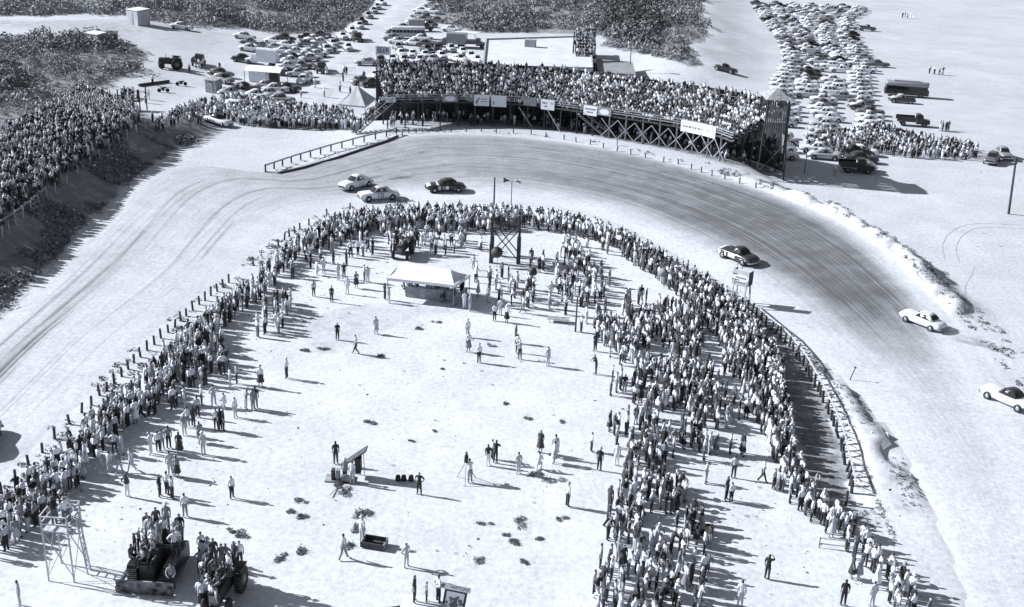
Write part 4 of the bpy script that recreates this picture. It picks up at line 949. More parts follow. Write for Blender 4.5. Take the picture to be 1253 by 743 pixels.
# --- announcer tower at the beach end
tw = empty('announcer_tower', (35.4, 152.4, 0)); tag(tw, 'tall boarded wooden tower with pale hip roof at the beach end of the grandstand', 'tower')
hx, hy = 1.4, 2.3
for sx in (-1, 1):
    for sy in (-1, 1):
        bx, by = sx * (hx + .5), sy * (hy + .5); MB().bar((bx, by, h1(35.4 + bx, 152.4 + by) - .2), (sx * hx, sy * hy, 11.2), .14).build('leg', M['dwood'], tw)
def planks(a, b_, z0, z1, seed):
    m = MB(); a, b_ = Vector(a), Vector(b_); n = 9; rr_ = random.Random(seed); d = (b_ - a) / n; nn = Vector((d.y, -d.x, 0)).normalized() * .04
    for k in range(n):
        p, q = a + d * (k + .08), a + d * (k + .80); lo = z0 - rr_.random() * .9; hi = z1 + rr_.random() * .15
        m.add([p - nn + Vector((0, 0, lo)), q - nn + Vector((0, 0, lo)), q - nn + Vector((0, 0, hi)), p - nn + Vector((0, 0, hi)), p + nn + Vector((0, 0, lo)), q + nn + Vector((0, 0, lo)), q + nn + Vector((0, 0, hi)), p + nn + Vector((0, 0, hi))], [(0, 1, 2, 3), (4, 5, 6, 7), (0, 1, 5, 4), (1, 2, 6, 5), (2, 3, 7, 6), (3, 0, 4, 7)])
    return m
for a, b_, z0, z1, sd in (((-hx, -hy, 0), (hx, -hy, 0), 6.6, 10.2, 1), ((hx, -hy, 0), (hx, hy, 0), 4.6, 10.6, 2), ((hx, hy, 0), (-hx, hy, 0), 5, 10.6, 3)): planks(a, b_, z0, z1, sd).build('plank_wall', mat('tower_boards', .21, .85, .4, 2.0), tw)
MB().box((0, 0, 8.0), (2.7, 4.5, .12)).build('floor', M['wood'], tw)
for z0, z1 in ((1.2, 5.2),):
    m = MB()
    for a, b_ in (((-hx, -hy), (hx, -hy)), ((hx, -hy), (hx, hy))): m.bar((a[0] * 1.2, a[1] * 1.2, z0), (b_[0] * 1.1, b_[1] * 1.1, z1), .09); m.bar((b_[0] * 1.2, b_[1] * 1.2, z0), (a[0] * 1.1, a[1] * 1.1, z1), .09)
    m.build('cross_brace', M['dwood'], tw)
m = MB(); e = .45; zz = 11.2; m.add([(-hx - e, -hy - e, zz), (hx + e, -hy - e, zz), (hx + e, hy + e, zz), (-hx - e, hy + e, zz), (0, -.5, 12.5), (0, .5, 12.5)], [(0, 1, 4), (1, 2, 5, 4), (2, 3, 5), (3, 0, 4, 5), (0, 3, 2, 1)]); m.build('roof', M['wood'], tw)
TOWER_FLOOR = (35.4, 152.4, 8.06)
# --- photographers' scaffold in the infield
def frame_tower(name, c, rz, w_, d_, zdeck, label, cat, mt, legr, rail=1.0, splay=.0, ladder=None, thick_lower=False, br=.045):
    t = empty(name, (c.x, c.y, c.z), rz); 
    for sx in (-1, 1):
        for sy in (-1, 1):
            a = (sx * (w_ / 2 + splay), sy * (d_ / 2 + splay), -.15); b_ = (sx * w_ / 2, sy * d_ / 2, zdeck + rail)
            m = MB(); m.bar(a, b_, legr)
            if thick_lower: m.bar(a, (sx * w_ / 2, sy * d_ / 2, zdeck * .55), legr * 1.9)
            m.build('leg', M[mt], t)
    m = MB(); n = max(5, int(w_ / .25))
    for k in range(n): m.box((-w_ / 2 + w_ * (k + .5) / n, 0, zdeck), (w_ / n * .92, d_ + .1, .06))
    m.build('deck', M[mt], t)
    m = MB()
    for z in (zdeck + rail * .5, zdeck + rail):
        for sy in (-1, 1): m.bar((-w_ / 2, sy * (d_ / 2 + .04), z), (w_ / 2, sy * (d_ / 2 + .04), z), .05)
        for sx in (-1, 1): m.bar((sx * (w_ / 2 + .04), -d_ / 2, z), (sx * (w_ / 2 + .04), d_ / 2, z), .05)
    m.build('railing', M[mt], t)
    for sy in (-1, 1):
        m = MB(); y = sy * (d_ / 2 + .03); m.bar((-w_ / 2, y, .3), (w_ / 2, y, zdeck - .1), br); m.bar((w_ / 2, y + .07, .3), (-w_ / 2, y + .07, zdeck - .1), br); m.build('cross_brace', M[mt], t)
    for sx in (-1, 1):
        m = MB(); x = sx * (w_ / 2 + .03); m.bar((x, -d_ / 2, .3), (x, d_ / 2, zdeck - .1), br); m.bar((x + .07, d_ / 2, .3), (x + .07, -d_ / 2, zdeck - .1), br); m.build('cross_brace', M[mt], t)
    if ladder:
        m = MB(); lx, ly = ladder
        for s in (-.2, .2): m.bar((lx + .45, ly + s, -.1), (w_ / 2 + .12, ly + s, zdeck + .5), .045)
        for k in range(1, 11):
            f = k / 11.5; x = lx + .45 + (w_ / 2 + .12 - lx - .45) * f; z = (zdeck + .5) * f; m.bar((x, ly - .2, z), (x, ly + .2, z), .03)
        m.build('ladder', M[mt], t)
    tag(t, label, cat); return t
tc_ = (Rp(60, 711) + Rp(91, 713) + Rp(76, 692)) / 3; c1 = Rp(60, 711); c2 = Rp(91, 713); rzt = math.atan2(c2.y - c1.y, c2.x - c1.x); wt = (c2 - c1).length
TC = Vector(((c1.x + c2.x) / 2, (c1.y + c2.y) / 2, 0)) + Vector((-math.sin(rzt), math.cos(rzt), 0)) * .85; TC.z = h1(TC.x, TC.y)
frame_tower('watch_tower', TC, rzt, wt, 1.7, 3.35, 'spindly pale wooden lookout tower with a ladder, five men on top', 'tower', 'lwood', .05, .95, ladder=(wt / 2, .2), br=.025)
SC1 = Rp(603, 322); SC2 = Rp(632, 322); SCC = (SC1 + SC2) / 2 + Vector((0, 1.2, 0)); SCC.z = h1(SCC.x, SCC.y)
frame_tower('scaffold', SCC, 0, 2.9, 2.6, 3.9, 'timber camera scaffold with thick dark legs rising above the infield crowd', 'scaffold', 'dwood', .16, 1.1, thick_lower=True, br=.07)
# --- small sign scaffold beside the track
sg = Rp(905, 372); t = empty('sign_scaffold', (sg.x, sg.y, sg.z), R(-38)); tag(t, 'small raised sign scaffold at the track edge beside the two-tone race car', 'sign')
for sx in (-1, 1):
    for sy in (-1, 1): MB().bar((sx * .75, sy * .6, -.2), (sx * .65, sy * .4, 2.6), .09).build('leg', M['lwood'], t)
for k, z in enumerate((2.3, 2.85, 3.4)): MB().box((0, -.42, z), (1.7, .07, .42)).build('board', M['lwood' if k != 1 else 'sign'], t)
m = MB(); m.box((0, -.47, 2.86), (1.1, .02, .10)); m.box((0, -.47, 2.36), (1.3, .02, .08)); m.build('marking', M['ink2'], t)
m = MB(); m.box((0, 0, 2.1), (1.5, 1.0, .07)); m.build('deck', M['wood'], t)
for sx in (-1, 1): MB().box((sx * .85, 0, 2.85), (.06, .9, 1.4)).build('side_board', M['dwood'], t)
m = MB(); pv = None
for k in range(9):
    a = k / 8 * 4.2 - 1.0; p = (-.3 + .3 * math.cos(a), -.3, 3.95 + .3 * math.sin(a))
    if pv: m.bar(pv, p, .04)
    pv = p
m.build('wire_loop', M['dwood'], t)
# --- wooden crash barrier on the outer edge
ba = [Rp(*p) for p in [(325, 211), (360, 199), (400, 187), (440, 176), (470, 169), (485, 165)]]; bf = [Rp(*p) for p in [(341, 213), (372, 206), (410, 195), (445, 183), (472, 174), (486, 168)]]
gr_ = empty('crash_barrier', ba[2]); tag(gr_, 'long low timber crash barrier of posts and rails lying along the outer track edge', 'barrier'); o_ = Vector(gr_.location)
m = MB(); [m.bar(ba[i] + Vector((0, 0, 1.0)) - o_, ba[i + 1] + Vector((0, 0, 1.0)) - o_, .13) for i in range(5)]; m.build('top_rail', M['wood'], gr_)
m = MB(); [m.bar(bf[i] + Vector((0, 0, .15)) - o_, bf[i + 1] + Vector((0, 0, .15)) - o_, .17) for i in range(5)]; m.build('ground_beam', M['dwood'], gr_)
pa, pf = resample([tuple(p) for p in ba], 1.9), resample([tuple(p) for p in bf], 1.9)
for k in range(len(pa)):
    a = Vector(pa[k]); a.z = h1(a.x, a.y); MB().bar(a - o_ + Vector((0, 0, -.1)), a - o_ + Vector((0, 0, 1.1)), .13).build('post', M['dwood'], gr_)
    f = Vector(pf[min(len(pf) - 1, int(k * len(pf) / len(pa)))]); f.z = h1(f.x, f.y)
    MB().bar(a - o_ + Vector((0, 0, .12)), f - o_ + Vector((0, 0, .12)), .07).build('tie_beam', M['wood'], gr_)
# --- single posts
POSTL = [(2, 604), (19, 587), (35, 569), (52, 554), (67, 537), (85, 519), (100, 505), (112, 496), (122, 484), (131, 478), (140, 470), (149, 461), (157, 452), (164, 444), (172, 437), (180, 429), (189, 422), (197, 414), (206, 407), (214, 401), (221, 393), (228, 387), (236, 380), (244, 373), (251, 368), (258, 362), (266, 357), (273, 352), (280, 346), (310, 325), (341, 302), (348, 294), (354, 290), (361, 286), (367, 281), (378, 276), (400, 264), (428, 256)]
ME_POST = MB().bar((0, 0, -.25), (0, 0, .84), .105, 0, 7, .095).mesh('fence_post', [M['dwood']])
def post(px, py, me, name, label, cat, group, tilt=0, s=1.0, yaw=0):
    p = Rp(px, py); o = link(name, me); o.location = p; o.rotation_euler = (rng.normal(0, .05) + tilt, rng.normal(0, .06), rng.uniform(0, 6.28) if not yaw else yaw); o.scale = (1, 1, s); tag(o, label, cat, group); return o
for k, p in enumerate(POSTL): post(*p, ME_POST, 'fence_post', f'dark timber post, {ordw(k + 1)} from the near end of the infield fence', 'post', 'posts of the infield fence', s=rng.uniform(.9, 1.12))
fr = FENCE[FENCE[:, 1] > 63.5]; fr = fr[::-1]; ME_STUMP = MB().bar((0, 0, -.3), (.06, .03, 1.1), .125, 0, 7, .11).mesh('timber_post', [M['dwood']]); acc = 99; k = 0; last = None; picks = []
frr = resample([tuple(q) for q in fr[::3]], .25)
for q in frr:
    if last is None or np.hypot(*(q - last)) > .98: picks.append(q); last = q
for q in picks[1:]:
    k += 1; o = link('timber_post', ME_STUMP); o.location = (q[0], q[1], h1(q[0], q[1])); o.rotation_euler = (rng.normal(0, .1), rng.normal(.06, .1), rng.uniform(0, 6.28)); s = rng.uniform(.75, 1.05); o.scale = (1, 1, s)
    tag(o, f'stout leaning post, {ordw(k)} from the near end of the beach-side sand fence', 'post', 'posts of the beach-side sand fence')
# rail and ties of the beach-side sand fence
sf = empty('sand_fence', (picks[0][0], picks[0][1], 0)); so_ = Vector(sf.location); m = MB(); tag(sf, 'long rail with short ties behind the stout posts of the beach-side fence', 'fence')
for a, b_ in zip(picks[1:-1], picks[2:]):
    q = b_ - a; nrm = np.array([q[1], -q[0]]) / np.linalg.norm(q); nrm = nrm if nrm[0] > 0 else -nrm
    f0, f1 = a + nrm * .18, b_ + nrm * .18; m.bar(Vector((f0[0], f0[1], h1(*f0) + .95)) - so_, Vector((f1[0], f1[1], h1(*f1) + .95)) - so_, .07)
m.build('top_rail', M['lwood'], sf)
for a in picks[1:]:
    i = int(np.argmin(np.hypot(*(FENCE[:, :2] - a).T))); i = min(max(i, 1), len(FENCE) - 2); q = FENCE[i + 1, :2] - FENCE[i - 1, :2]; nrm = np.array([-q[1], q[0]]) / np.linalg.norm(q); e = a + nrm * (1.0 + .5 * rng.random())
    MB().bar(Vector((a[0], a[1], h1(*a) + .8)) - so_, Vector((e[0], e[1], h1(*e) + .12)) - so_, .035).build('tie_beam', M['lwood'], sf)
post(1035, 618, ME_POST, 'timber_post', 'dark post standing apart past the end of the sand fence', 'post', 'posts of the beach-side sand fence', s=1.3)
ME_STAKE = MB().bar((0, 0, -.2), (.22, 0, 1.25), .07, 0, 4).mesh('fence_stake', [M['lwood']])
BST = [(3, 292), (12, 284), (20, 276), (29, 267), (38, 259), (48, 251), (58, 243), (68, 236), (82, 225), (96, 213), (110, 203), (122, 194), (134, 185), (146, 176), (156, 169), (167, 163), (178, 157)]
for k, p in enumerate(BST): post(*p, ME_STAKE, 'fence_stake', f'pale leaning stake, {ordw(k + 1)} from the near end of the dune-top fence', 'stake', 'stakes of the dune-top fence', yaw=R(-60))
m = MB(); a, b_ = Rp(-4, 283), Rp(56, 238)
for k in range(6): p, q = a.lerp(b_, k / 6), a.lerp(b_, (k + 1) / 6); m.bar((p.x, p.y, h1(p.x, p.y) + .8), (q.x, q.y, h1(q.x, q.y) + .8), .12)
for k in range(7): p = a.lerp(b_, k / 6); m.bar((p.x, p.y, h1(p.x, p.y) - .2), (p.x, p.y, h1(p.x, p.y) + .8), .08)
tag(m.build('hand_rail', M['wood']), 'timber hand rail in front of the dune crowd at the picture edge', 'rail')
ME_PEG = MB().bar((0, 0, -.2), (.05, 0, .75), .09, 0, 5).mesh('edge_peg', [M['dwood']])
pegs = [(492, 166), (500, 163), (509, 163), (517, 162), (528, 161), (539, 160), (552, 161), (571, 161), (589, 161), (607, 163), (628, 163), (650, 165), (668, 168), (690, 171), (705, 174), (722, 177), (738, 181), (755, 185), (772, 189), (790, 193), (812, 198), (830, 201), (846, 207), (858, 211), (871, 215), (887, 219), (905, 224), (925, 230)]
for k, p in enumerate(pegs): post(p[0], p[1], ME_PEG, 'edge_peg', f'short peg, {ordw(k + 1)} from the crash barrier along the outer track edge', 'peg', 'pegs along the outer track edge')
# --- poles
def pole(name, px, py, hgt, r, label, extra=None, cat='pole', lean=(0, 0)):
    p = Rp(px, py); t = empty(name, p); t.rotation_euler = (lean[0], lean[1], 0); MB().bar((0, 0, -.3), (0, 0, hgt), r, 0, 8, r * .75).build('shaft', M['dwood'], t)
    if extra: extra(t, hgt)
    tag(t, label, cat); return t
def xarm(w_, z=-.5, rz=0):
    def f(t, hgt): MB().box((0, 0, hgt + z), (w_, .1, .12), 0, rz).build('crossarm', M['dwood'], t)
    return f
def speakers(n):
    def f(t, hgt):
        for k in range(n):
            s = (-1, 1)[k % 2]; m = MB(); m.lathe([(.06, 0), (.12, .35), (.36, .75), (.38, .78), (.3, .76), (.05, .4)], (s * .25, 0, hgt - .1), 'x', 12)
            if s < 0: m.v = [(2 * s * .25 - x, y, z) for x, y, z in m.v]
            m.build('loudspeaker', M['steel'], t)
    return f
pole('utility_pole', 1234, 262, 7.6, .16, 'tall bare utility pole standing on the open beach', xarm(.5, -.9), lean=(0, R(-4)))
pole('light_pole', 770, 92, 5.6, .11, 'light pole with short crossarm behind the grandstand crowd', lambda t, h_: (xarm(1.6, -.2)(t, h_), MB().box((1.0, 0, h_ + .15), (.5, .4, .9), 0, .4).build('flood_lamp', M['steel'], t)))
pole('power_pole', 700, 90, 8.6, .2, 'thick dark pole beside the small packed bleacher behind the grandstand', lambda t, h_: MB().box((.3, -.1, h_ - 2.2), (.35, .3, .8)).build('horn_box', M['black'], t))
pole('speaker_pole', 625, 262, 4.3, .06, 'pole carrying two round loudspeakers above the infield crowd', speakers(2), 'loudspeaker')
pole('signal_post', 604, 262, 4.6, .12, 'plain dark signal post standing beside the camera scaffold')
pole('sign_post', 984, 212, 3.4, .07, 'thin post with slanting arm at the edge of the tower shadow', lambda t, h_: MB().bar((0, 0, h_ - 1.1), (.9, 0, h_ - .5), .07).build('arm', M['dwood'], t))
pole('thin_post', 1070, 226, 2.0, .04, 'thin pale rod stuck in the sand near the parked jeep')
pole('wire_pole', 579, 36, 10.5, .12, 'slim wire pole in the scrub inland of the parked trucks')
pole('marker_post', 704, 406, 3.4, .09, 'tall pale marker post in open sand near the infield crowd edge')
pole('marker_stake', 1040, 465, 1.2, .05, 'little knob-topped stake on the drifted sand past the sand fence', lambda t, h_: MB().lathe([(0, .1), (.09, .05), (.09, -.05), (0, -.1)], (0, 0, h_), 'z', 8).build('knob', M['dwood'], t), lean=(0, R(14)))
# --- canvas tent, concession tents
def hip_tent(name, corners, eave, ridge, zr, label, wall=None, cloth='canvas'):
    """corners: four ground points, near-left, near-right, far-right, far-left"""
    c = sum(corners, Vector()) / 4; c.z = h1(c.x, c.y); t = empty(name, c); P = [Vector((p.x - c.x, p.y - c.y, eave)) for p in corners]
    ra = (P[0] * (1 - ridge[1]) + P[3] * ridge[1]) * (1 - ridge[0]) + (P[1] * (1 - ridge[1]) + P[2] * ridge[1]) * ridge[0]
    rb = (P[0] * (1 - ridge[1]) + P[3] * ridge[1]) * (1 - ridge[2]) + (P[1] * (1 - ridge[1]) + P[2] * ridge[1]) * ridge[2]
    ra.z = rb.z = zr; m = MB(); n = 8; L0, L1 = [], []
    def strip(e0, e1, r0, r1, nm):
        q = MB(); rings = []
        for i in range(n + 1):
            u = i / n; a = e0.lerp(e1, u); b_ = r0.lerp(r1, u); row = []
            for j in range(7):
                v = j / 6; p = a.lerp(b_, v); p.z -= .16 * math.sin(math.pi * v) + .05 * math.sin(u * 9 + v * 4) * math.sin(math.pi * v); row.append(p)
            rings.append(row)
        q.loft(rings, 0, True, False, False); q.build(nm, M[cloth], t)
    strip(P[0], P[1], ra, rb, 'roof_panel'); strip(P[2], P[3], rb, ra, 'roof_panel'); strip(P[1], P[2], rb, rb, 'gable_panel'); strip(P[3], P[0], ra, ra, 'gable_panel')
    q = MB()
    for a, b_ in zip(P, P[1:] + P[:1]): q.quad(a, b_, b_ - Vector((0, 0, .28)), a - Vector((0, 0, .28)))
    q.build('valance', M['canvas'], t)
    for p in P: MB().bar((p.x * .97, p.y * .97, -.2), (p.x * .97, p.y * .97, eave), .06).build('tent_pole', M['wood'], t)
    if wall:
        q = MB(); b0, b1 = P[1], P[2]; q.quad((b0.x * .93, b0.y * .93, .0), (b1.x * .93, b1.y * .93, 0), (b1.x * .93, b1.y * .93, wall), (b0.x * .93, b0.y * .93, wall)); q.build('counter', M['wood'], t)
        q = MB(); q.box(((P[0].x + P[1].x) / 2 + .8, (P[0].y + P[1].y) / 2 + 1.5, .55), ((P[1] - P[0]).length * .7, .6, 1.1), 0, math.atan2((P[1] - P[0]).y, (P[1] - P[0]).x)); q.build('counter', M['wood'], t)
    tag(t, label, 'tent'); return t
EZ = 2.3
tcs = [Vector(G(473, 340, EZ) + (0,)), Vector(G(556, 349, EZ) + (0,)), Vector(G(576, 336, EZ) + (0,)), Vector(G(497, 321, EZ) + (0,))]
hip_tent('canvas_tent', tcs, EZ, (.06, .5, .82), 3.15, 'white canvas refreshment tent with open sides in the middle of the infield', 1.0)
TENT_C = sum(tcs, Vector()) / 4
EZ2 = 2.6; M['gcanvas'] = mat('grey_canvas', .5, .9, .12, .8, bump=.3)
tcs = [Vector(G(414, 128, EZ2) + (0,)), Vector(G(447, 131, EZ2) + (0,)), Vector(G(460, 121, EZ2) + (0,)), Vector(G(428, 119, EZ2) + (0,))]
hip_tent('peaked_tent', tcs, EZ2, (.5, .5, .52), 5.2, 'peaked grey-white tent beside the grandstand stairs', None, 'gcanvas')
# --- vehicles with boxes
def wheelset(t, xs, w_, r, mt='tyre'):
    for x in xs:
        for s in (-1, 1):
            m = MB(); m.lathe([(.08, s * .16), (r * .85, s * .17), (r, s * .1), (r, -s * .1), (r * .8, -s * .16)], (x, s * w_, r), 'y', 14); o = m.build('wheel', M[mt], t)
            MB().lathe([(0, s * .19), (r * .4, s * .185), (r * .5, s * .16)], (x, s * w_, r), 'y', 10).build('hub', M['steel'], o)
def truck(px, py, head, cabc, boxc, dims, label, kind='box', name='truck'):
    p = Rp(px, py); t = empty(name, p); L_, W, Hh = dims; zf = .85
    m = MB(); m.loft([[(x, -w_, z0), (x, -w_, z1), (x, -w_ * .8, z2), (x, w_ * .8, z2), (x, w_, z1), (x, w_, z0)] for x, w_, z0, z1, z2 in ((L_ / 2 - .02, .8, .5, 1.05, 1.15), (L_ / 2 - 1.2, .92, .5, 1.25, 1.35), (L_ / 2 - 1.25, .95, .5, 1.3, 1.95), (L_ / 2 - 1.6, .95, .5, 1.5, 2.15), (L_ / 2 - 2.3, .95, .5, 1.5, 2.15))], 0, False); m.build('cab', PAINT[cabc], t)
    m = MB(); x = L_ / 2 - 1.2; m.quad((x + .0, -.75, 1.42), (x + .0, .75, 1.42), (x - .27, .7, 2.0), (x - .27, -.7, 2.0)); m.build('windshield', M['glass'], t)
    xb0, xb1 = -L_ / 2, L_ / 2 - 2.4; cx = (xb0 + xb1) / 2; lb = xb1 - xb0
    if kind == 'box':
        m = MB(); r_ = .18; m.loft([[(x, -W / 2, zf), (x, -W / 2, zf + Hh - r_), (x, -W / 2 + r_, zf + Hh), (x, W / 2 - r_, zf + Hh), (x, W / 2, zf + Hh - r_), (x, W / 2, zf)] for x in (xb0, xb1)], 0, False); m.build('cargo_box', PAINT[boxc], t)
    elif kind == 'flat':
        MB().box((cx, 0, zf), (lb, W, .14)).build('flatbed', M['wood'], t)
        for s in (-1, 1): MB().box((cx, s * W / 2, zf + .45), (lb, .06, .75)).build('side_rail', PAINT[boxc], t)
    elif kind == 'canopy':
        MB().box((cx, 0, zf + .45), (lb, W, .9)).build('flatbed', PAINT[boxc], t); m = MB(); m.box((cx, 0, zf + Hh), (lb + .5, W + .5, .12)); m.build('canopy', M['canvas'], t)
        for sx in (-1, 1):
            for sy in (-1, 1): MB().bar((cx + sx * lb / 2 * .95, sy * W / 2, zf + .9), (cx + sx * lb / 2 * .95, sy * W / 2, zf + Hh), .06).build('canopy_post', M['wood'], t)
    wheelset(t, (L_ / 2 - .9, -L_ / 2 + 1.1), W / 2 - .12, .45); orient(t, p.x, p.y, R(head)); tag(t, label, 'truck'); return t
truck(320, 80, 175, 'white', 'white', (6.6, 2.3, 2.6), 'white box truck with plain sides in the inland lot')
truck(392, 88, -70, 'dark', 'dark', (6.0, 2.2, 1.4), 'dark open stake truck at the road edge of the inland lot', 'flat')
truck(553, 58, 172, 'grey', 'mid', (7.0, 2.4, 2.6), 'grey panel truck parked behind the grandstand')
truck(576, 58, -5, 'grey', 'grey', (7.2, 2.3, 2.5), 'lorry under a pale canopy roof behind the grandstand', 'canopy')
truck(515, 38, 10, 'dark', 'mid', (6.5, 2.2, 2.0), 'dusty truck with lettered side parked farther up the road')
truck(437, 50, -75, 'dark', 'dark', (6.0, 2.2, 1.5), 'dark stake truck in the road row beside the scrub', 'flat')
truck(1116, 154, -10, 'black', 'black', (5.6, 2.0, 1.0), 'black old open truck with spectators standing on it behind the beach crowd', 'flat')
truck(1047, 211, -6, 'black', 'black', (4.9, 1.8, .9), 'black open truck alone between the tower shadow and the beach crowd', 'flat')
def bus(px, py, head, L_, W, Hh, low, up, label, rack=True):
    p = Rp(px, py); t = empty('bus', p)
    def ring(x, w_, z0, z1, r_=.28): return [(x, -w_, z0), (x, -w_, z1 - r_), (x, -w_ + r_ * .5, z1 - .08), (x, 0, z1), (x, w_ - r_ * .5, z1 - .08), (x, w_, z1 - r_), (x, w_, z0)]
    MB().loft([ring(x, w_ * W / 2, .45, 1.5, .02) for x, w_ in ((-L_ / 2, .9), (-L_ / 2 + .25, 1), (L_ / 2 - .4, 1), (L_ / 2, .85))], 0, False).build('body', PAINT[low], t)
    MB().loft([ring(x, w_ * W / 2, 2.15, Hh) for x, w_ in ((-L_ / 2 + .05, .88), (-L_ / 2 + .3, .99), (L_ / 2 - .5, .99), (L_ / 2 - .2, .84))], 0, True).build('roof', PAINT[up], t)
    MB().box((-.1, 0, 1.82), (L_ - .5, W - .12, .75)).build('window_band', M['glass'], t)
    n = 9
    for k in range(n + 1):
        for s in (-1, 1): MB().box((-L_ / 2 + .35 + (L_ - .8) * k / n, s * (W / 2 - .05), 1.83), (.12, .1, .74)).build('window_pillar', PAINT[low], t)
    if rack: MB().box((-.2, 0, Hh + .12), (L_ * .6, W * .62, .22)).build('roof_rack', PAINT['pale'], t)
    wheelset(t, (L_ / 2 - 1.5, -L_ / 2 + 1.7), W / 2 - .15, .48); orient(t, p.x, p.y, R(head)); tag(t, label, 'bus'); return t
bus(1108, 118, -12, 8.4, 2.4, 3.0, 'black', 'mid', 'dark bus with pale roof parked on the open beach')
bus(500, 47, 5, 8.5, 2.4, 2.9, 'pale', 'white', 'long white-roofed bus parked in the roadside lot behind the grandstand', False)
# --- tractors and the bulldozer
def tractor(px, py, head, label, big=1.0, name='tractor', front=True):
    p = Rp(px, py); t = empty(name, p)
    MB().loft([[(x, -w_, z0), (x, -w_, z1), (x, 0, z1 + .08), (x, w_, z1), (x, w_, z0)] for x, w_, z0, z1 in ((1.9, .32, .8, 1.4), (1.85, .38, .7, 1.5), (.3, .4, .7, 1.6), (.25, .45, .7, 1.5), (-.9, .45, .6, 1.2))], 0, False).build('hood', M['black'], t)
    for s in (-1, 1):
        m = MB(); m.lathe([(.1, s * .22), (.5, s * .2), (.72, s * .24), (.85, s * .18), (.85, -s * .2), (.7, -s * .25), (.45, -s * .2)], (-.7, s * .85, .85), 'y', 20)
        for k in range(16):
            a = k * math.pi / 8; m.box((-.7 + .86 * math.cos(a), s * .85, .85 + .86 * math.sin(a)), (.07, .42, .07), 0)
        w_ = m.build('rear_wheel', M['tyre'], t); MB().lathe([(0, s * .24), (.3, s * .22), (.42, s * .12)], (-.7, s * .85, .85), 'y', 14).build('hub', M['steel'], w_)
        if front: MB().lathe([(.1, s * .12), (.4, s * .14), (.47, s * .08), (.47, -s * .1), (.3, -s * .12)], (1.5, s * .75, .47), 'y', 16).build('front_wheel', M['tyre'], t)
        MB().box((-.7, s * .85, 1.78), (1.3, .5, .06)).build('mudguard', M['black'], t)
    MB().box((-.75, 0, 1.25), (.5, .6, .1)).build('seat', M['steel'], t); MB().bar((.9, .1, 1.5), (.9, .1, 2.3), .05, 0, 8).build('exhaust_stack', M['steel'], t)
    m = MB(); m.bar((.1, 0, 1.5), (-.2, 0, 1.85), .03); m.lathe([(.2, .02), (.23, 0), (.2, -.02)], (-.22, 0, 1.87), 'z', 12); m.build('steering_wheel', M['black'], t)
    MB().box((1.95, 0, 1.1), (.05, .55, .5)).build('radiator', M['steel'], t)
    t.scale = (big, big, big); orient(t, p.x, p.y, R(head)); tag(t, label, 'tractor'); return t
TRM = tractor(493, 312, -95, 'dark tractor carrying spectators in front of the white canvas tent', 1.0)
tractor(210, 84, 200, 'dark tractor with raised machinery on the sand behind the dune crowd', 1.25)
TRB = tractor(276, 729, 190 + 90 - 15, 'big wheeled tractor loaded with spectators beside the bulldozer', .88)
tr3 = truck(243, 80, 95, 'grey', 'grey', (5.0, 2.0, .9), 'small open truck loaded with people on the far sand beside the tractor', 'flat')
bd = Rp(192, 702); BD = empty('bulldozer', bd, R(-92)); bz = Vector((bd.x, bd.y, bd.z))
tag(BD, 'crawler bulldozer with wide sand-caked blade, crowded with spectators', 'bulldozer')
for s in (-1, 1):
    m = MB(); prof = []
    for k in range(24):
        a = 2 * math.pi * k / 24; x = (1.0 if math.cos(a) > 0 else -1.9) + .55 * math.cos(a) if abs(math.cos(a)) > .15 else None
        prof.append((-.45 + (1.45 + .0) * max(-1, min(1, 1.35 * math.cos(a))) , .55 + .53 * max(-1, min(1, 1.5 * math.sin(a)))))
    m.loft([[(x, s * 1.05 + o, z) for x, z in prof] for o in (-.28, .28)], 0, False)
    tk = m.build('crawler_track', M['black'], BD)
    g_ = MB()
    for k in range(26):
        a = k / 26; x = -1.85 + 2.8 * a
        if k % 1 == 0: g_.box((x, s * 1.05, 1.10), (.06, .58, .07)); g_.box((x, s * 1.05, .02), (.06, .58, .05))
    for k in range(7): g_.box((1.03, s * 1.05, .15 + k * .13), (.07, .58, .05)); g_.box((-1.93, s * 1.05, .15 + k * .13), (.07, .58, .05))
    g_.build('track_shoe', mat('worn_track', .3, .6, .3, 4), tk)
    MB().box((.9, s * 1.5, .45), (2.6, .14, .22)).build('push_arm', M['steel'], BD)
MB().loft([[(x, -.45, .5), (x, -.45, z1), (x, -.3, z1 + .12), (x, .3, z1 + .12), (x, .45, z1), (x, .45, .5)] for x, z1 in ((1.35, 1.6), (-.3, 1.75))], 0, False).build('engine_hood', M['black'], BD)
MB().box((1.38, 0, 1.05), (.06, .8, 1.0)).build('radiator', M['dwood'], BD)
MB().box((-1.0, 0, 1.0), (1.5, 1.5, .9)).build('operator_deck', M['black'], BD); MB().box((-1.35, 0, 1.7), (.5, 1.2, .6)).build('seat', M['steel'], BD); MB().bar((.5, .2, 1.8), (.5, .2, 2.6), .06, 0, 8).build('exhaust_stack', M['black'], BD)
m = MB(); rings = []
for y in (-1.65, 1.65): rings.append([(2.05 - .25 * math.sin(a), y, .47 + .47 * math.cos(a) * -1) for a in np.linspace(.1, math.pi - .1, 8)] + [(2.13 - .25 * math.sin(a), y, .47 + .47 * math.cos(a) * -1) for a in np.linspace(math.pi - .1, .1, 8)])
m.loft(rings, 0, False); bl = m.build('blade', mat('sandy_blade', .2, .85, .95, 2.2), BD); MB().box((2.18, 0, .05), (.12, 3.5, .12)).build('cutting_edge', M['wood'], bl)
